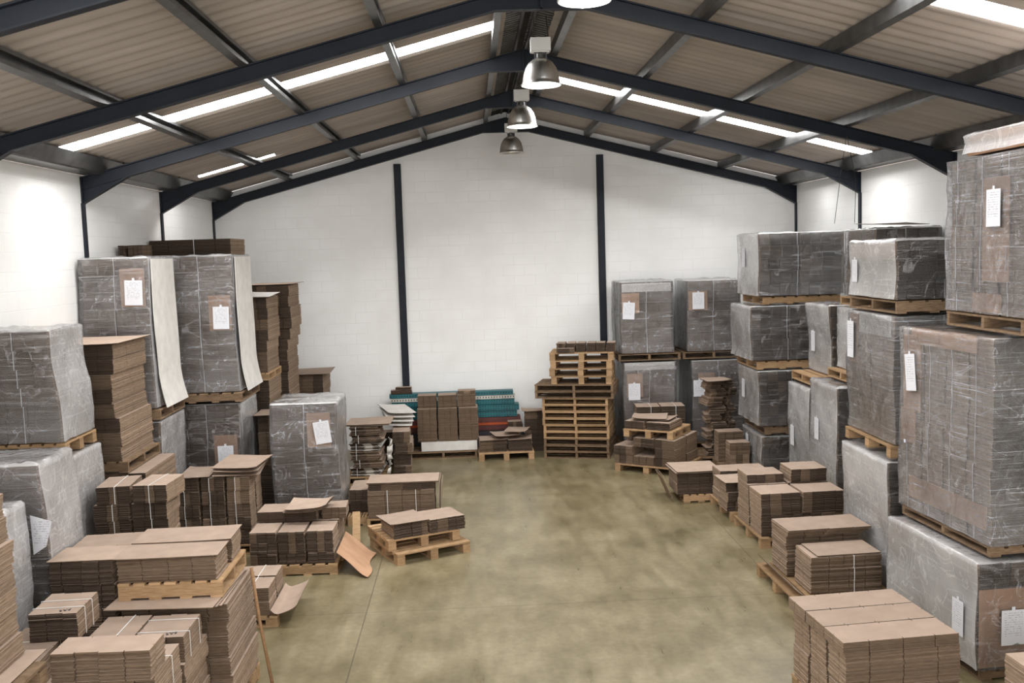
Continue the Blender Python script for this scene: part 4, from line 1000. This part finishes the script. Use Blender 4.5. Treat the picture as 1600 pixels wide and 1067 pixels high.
# low piles along the right of the aisle, from the back
GA = 'bundles in the low piles along the right of the aisle'
pallet('pallet under the farthest low pile with flared sheet', 'l', 2.92, 13.42, 0, 0, .72, .62, .115, across=True)
pile('in the farthest low aisle pile with flared sheet', 'l', 2.83, 13.42, .118, 0, [.62], [.6], [.15, .15], GA, th=.011, off=.006)
for k in range(2): loose_sheet(['lower', 'upper'][k] + ' top sheet on the farthest low aisle pile', 3.12 + .02 * k, 13.72, .424 + .02 * k, 2, .66, .64, .02, seed=130 + k)
b = MB(); b.box((0, 0, .19), (.006, .56, .38), 0, 0, ('Y', -.42)); b.box((-.03, .0, .34), (.006, .54, .10), 0, 0, ('Y', -.7))
tag(b.build('flared_sheet', 'edge', None, False, (2.71, 13.74, .0)), 'upright flared sheet at the end of the farthest low pile', 'cardboard sheet')
pallet('long pallet under the second low aisle pile', 'l', 3.32, 12.36, 0, 2, .9, 1.0, .125, kind='block', across=True)
pile('in the rear stack of the second low aisle pile', 'l', 3.32, 12.9, .128, 2, [.68], [.42], [.14, .14, .15], GA, th=.011)
pile('in the front stack of the second low aisle pile', 'l', 3.28, 12.4, .128, 2, [.56], [.42], [.13, .13, .13], GA, th=.011, wob=.02)
loose_sheet('sheet overhanging the front stack of the second low pile', 3.55, 12.60, .525, 4, .66, .48, .02, seed=136)
bundle('small upright bundle at the aisle edge of the second low pile', 3.98, 12.56, .13, 2, .26, .4, .2, 'light', .010, '', GA)
pallet('pallet under the dark third low aisle pile', 'l', 3.36, 11.18, 0, 2, 1.1, 1.08, .125, kind='block', across=True)
zt = pile('in the dark third low aisle pile', 'l', 3.38, 11.24, .128, 2, [.5, .52], [.46, .46], [.265, .265], GA, th=.0105, strap='', off=.004)
bundle('tan-topped bundle at the aisle end of the dark third pile', 3.60, 11.99, zt + .002, 2, .48, .42, .10, 'kraft', .010, '', GA)
bundle('tan-topped bundle at the wall end of the dark third pile', 4.14, 11.96, zt + .002, 2, .47, .44, .16, 'kraft', .010, '', GA)
pile('in the stepped stack at the aisle end of the third pile', 'l', 3.28, 12.27 - .55, .0, 2, [.06], [.4], [.16, .16, .16], GA, th=.012) if False else None
pallet('pallet under the fourth low pile with two tall stacks', 'l', 3.08, 9.18, 0, 2, 1.02, 1.12, .135, kind='block', across=True)
loose_sheet('kraft sheet curling up at the aisle edge of the fourth pile', 3.12, 9.74, .138, 2, .12, 1.02, .04, (-.10, 0), seed=140)
pile('in the front stack of the fourth low aisle pile', 'l', 3.27, 9.22, .155, 2, [.74], [.46], [.125, .125, .125], GA, th=.009, strap='y.1', jit=.005, tone='mid')
pile('in the rear stack of the fourth low aisle pile', 'l', 3.20, 9.76, .155, 2, [.80], [.48], [.14, .14, .14], GA, th=.009, jit=.006, tone='mid')
for k in range(4): bundle(['lowest', 'third', 'second', 'topmost'][k] + ' thin layer splaying out on the rear stack, fourth pile', 3.60 + .012 * k, 10.0 - .012 * k, .578 + k * .022, 2 + k * .6, .82 + .03 * k, .50, .021, 'mid', .007, '', GA)
loose_sheet('flat tan sheet on the front stack of the fourth pile', 3.66, 9.46, .534, 3, .66, .42, .0, seed=143)
# nearest low stack
GZ = 'bundles in the nearest right-hand stack'
pallet('pallet under the nearest right-hand stack, at the frame edge', 'l', 2.60, 6.60, 0, 5, .92, .96, .125)
zt = pile('in the nearest right-hand stack', 'l', 2.60, 6.60, .128, 5, [.89], [.31, .31, .31], [.28, .28], GZ, rows=['front', 'mid-depth', 'rear'], th=.0095, off=.001, jit=.004, gap=.003, dyaw=.05, tone='mid')
for k in range(3): bundle(['front', 'mid-depth', 'rear'][k] + ' thin top layer of the nearest right-hand stack', 3.03 - .015 + [-.005, -.033, -.062][k], 6.80 + .322 * k, zt, 5 + [0, .2, -.1][k], .90, .318, .085, 'mid', .0095, '', GZ, k, .002)
pile('cut by the lower right corner of the frame', 'l', 3.74, 5.72, 0, 3, [.9], [.8], [.23, .23, .23], 'bundles at the lower right corner', th=.0095, tone='mid')

# hanging wires
b = MB(); b.tube([(4.62, 11.75, 4.92), (4.60, 11.9, 4.4), (4.66, 12.24, 3.88)], .0035); b.tube([(4.63, 11.75, 4.92), (4.82, 11.95, 4.4), (4.93, 12.26, 3.88)], .0035)
tag(b.build('hanging_wire', 'cable'), 'pair of thin dark wires hanging from a purlin', 'wire')

# ================================================================== light, camera
w = bpy.data.worlds.new('World'); bpy.context.scene.world = w; w.use_nodes = True
bg = w.node_tree.nodes['Background']; bg.inputs[0].default_value = (1, .98, .97, 1); bg.inputs[1].default_value = .72
sc = bpy.context.scene
cam = bpy.data.cameras.new('Camera'); co = bpy.data.objects.new('Camera', cam); C.objects.link(co)
cam.sensor_width = 36; cam.lens = 1508.476 * 36 / 1600; cam.clip_start = .05
p_, y_, r_ = .0927, .0399, -.0317
F = Vector((math.sin(y_) * math.cos(p_), math.cos(y_) * math.cos(p_), -math.sin(p_)))
Rt = F.cross(Vector((0, 0, 1))).normalized(); U = Rt.cross(F)
R2 = math.cos(r_) * Rt + math.sin(r_) * U; U2 = -math.sin(r_) * Rt + math.cos(r_) * U
mw = Matrix(((R2.x, U2.x, -F.x, 0), (R2.y, U2.y, -F.y, 0), (R2.z, U2.z, -F.z, 3.65), (0, 0, 0, 1)))
co.matrix_world = mw
sc.camera = co
sc.view_settings.view_transform = 'Standard'; sc.view_settings.look = 'None'
sc.view_settings.exposure = 2.6; sc.view_settings.gamma = 1.; sc.view_settings.use_curve_mapping = False
sc.cycles.use_denoising = True
sc.cycles.max_bounces = 10; sc.cycles.diffuse_bounces = 6; sc.cycles.transparent_max_bounces = 20
sc.cycles.sample_clamp_indirect = 6
sc.cycles.caustics_reflective = False; sc.cycles.caustics_refractive = False
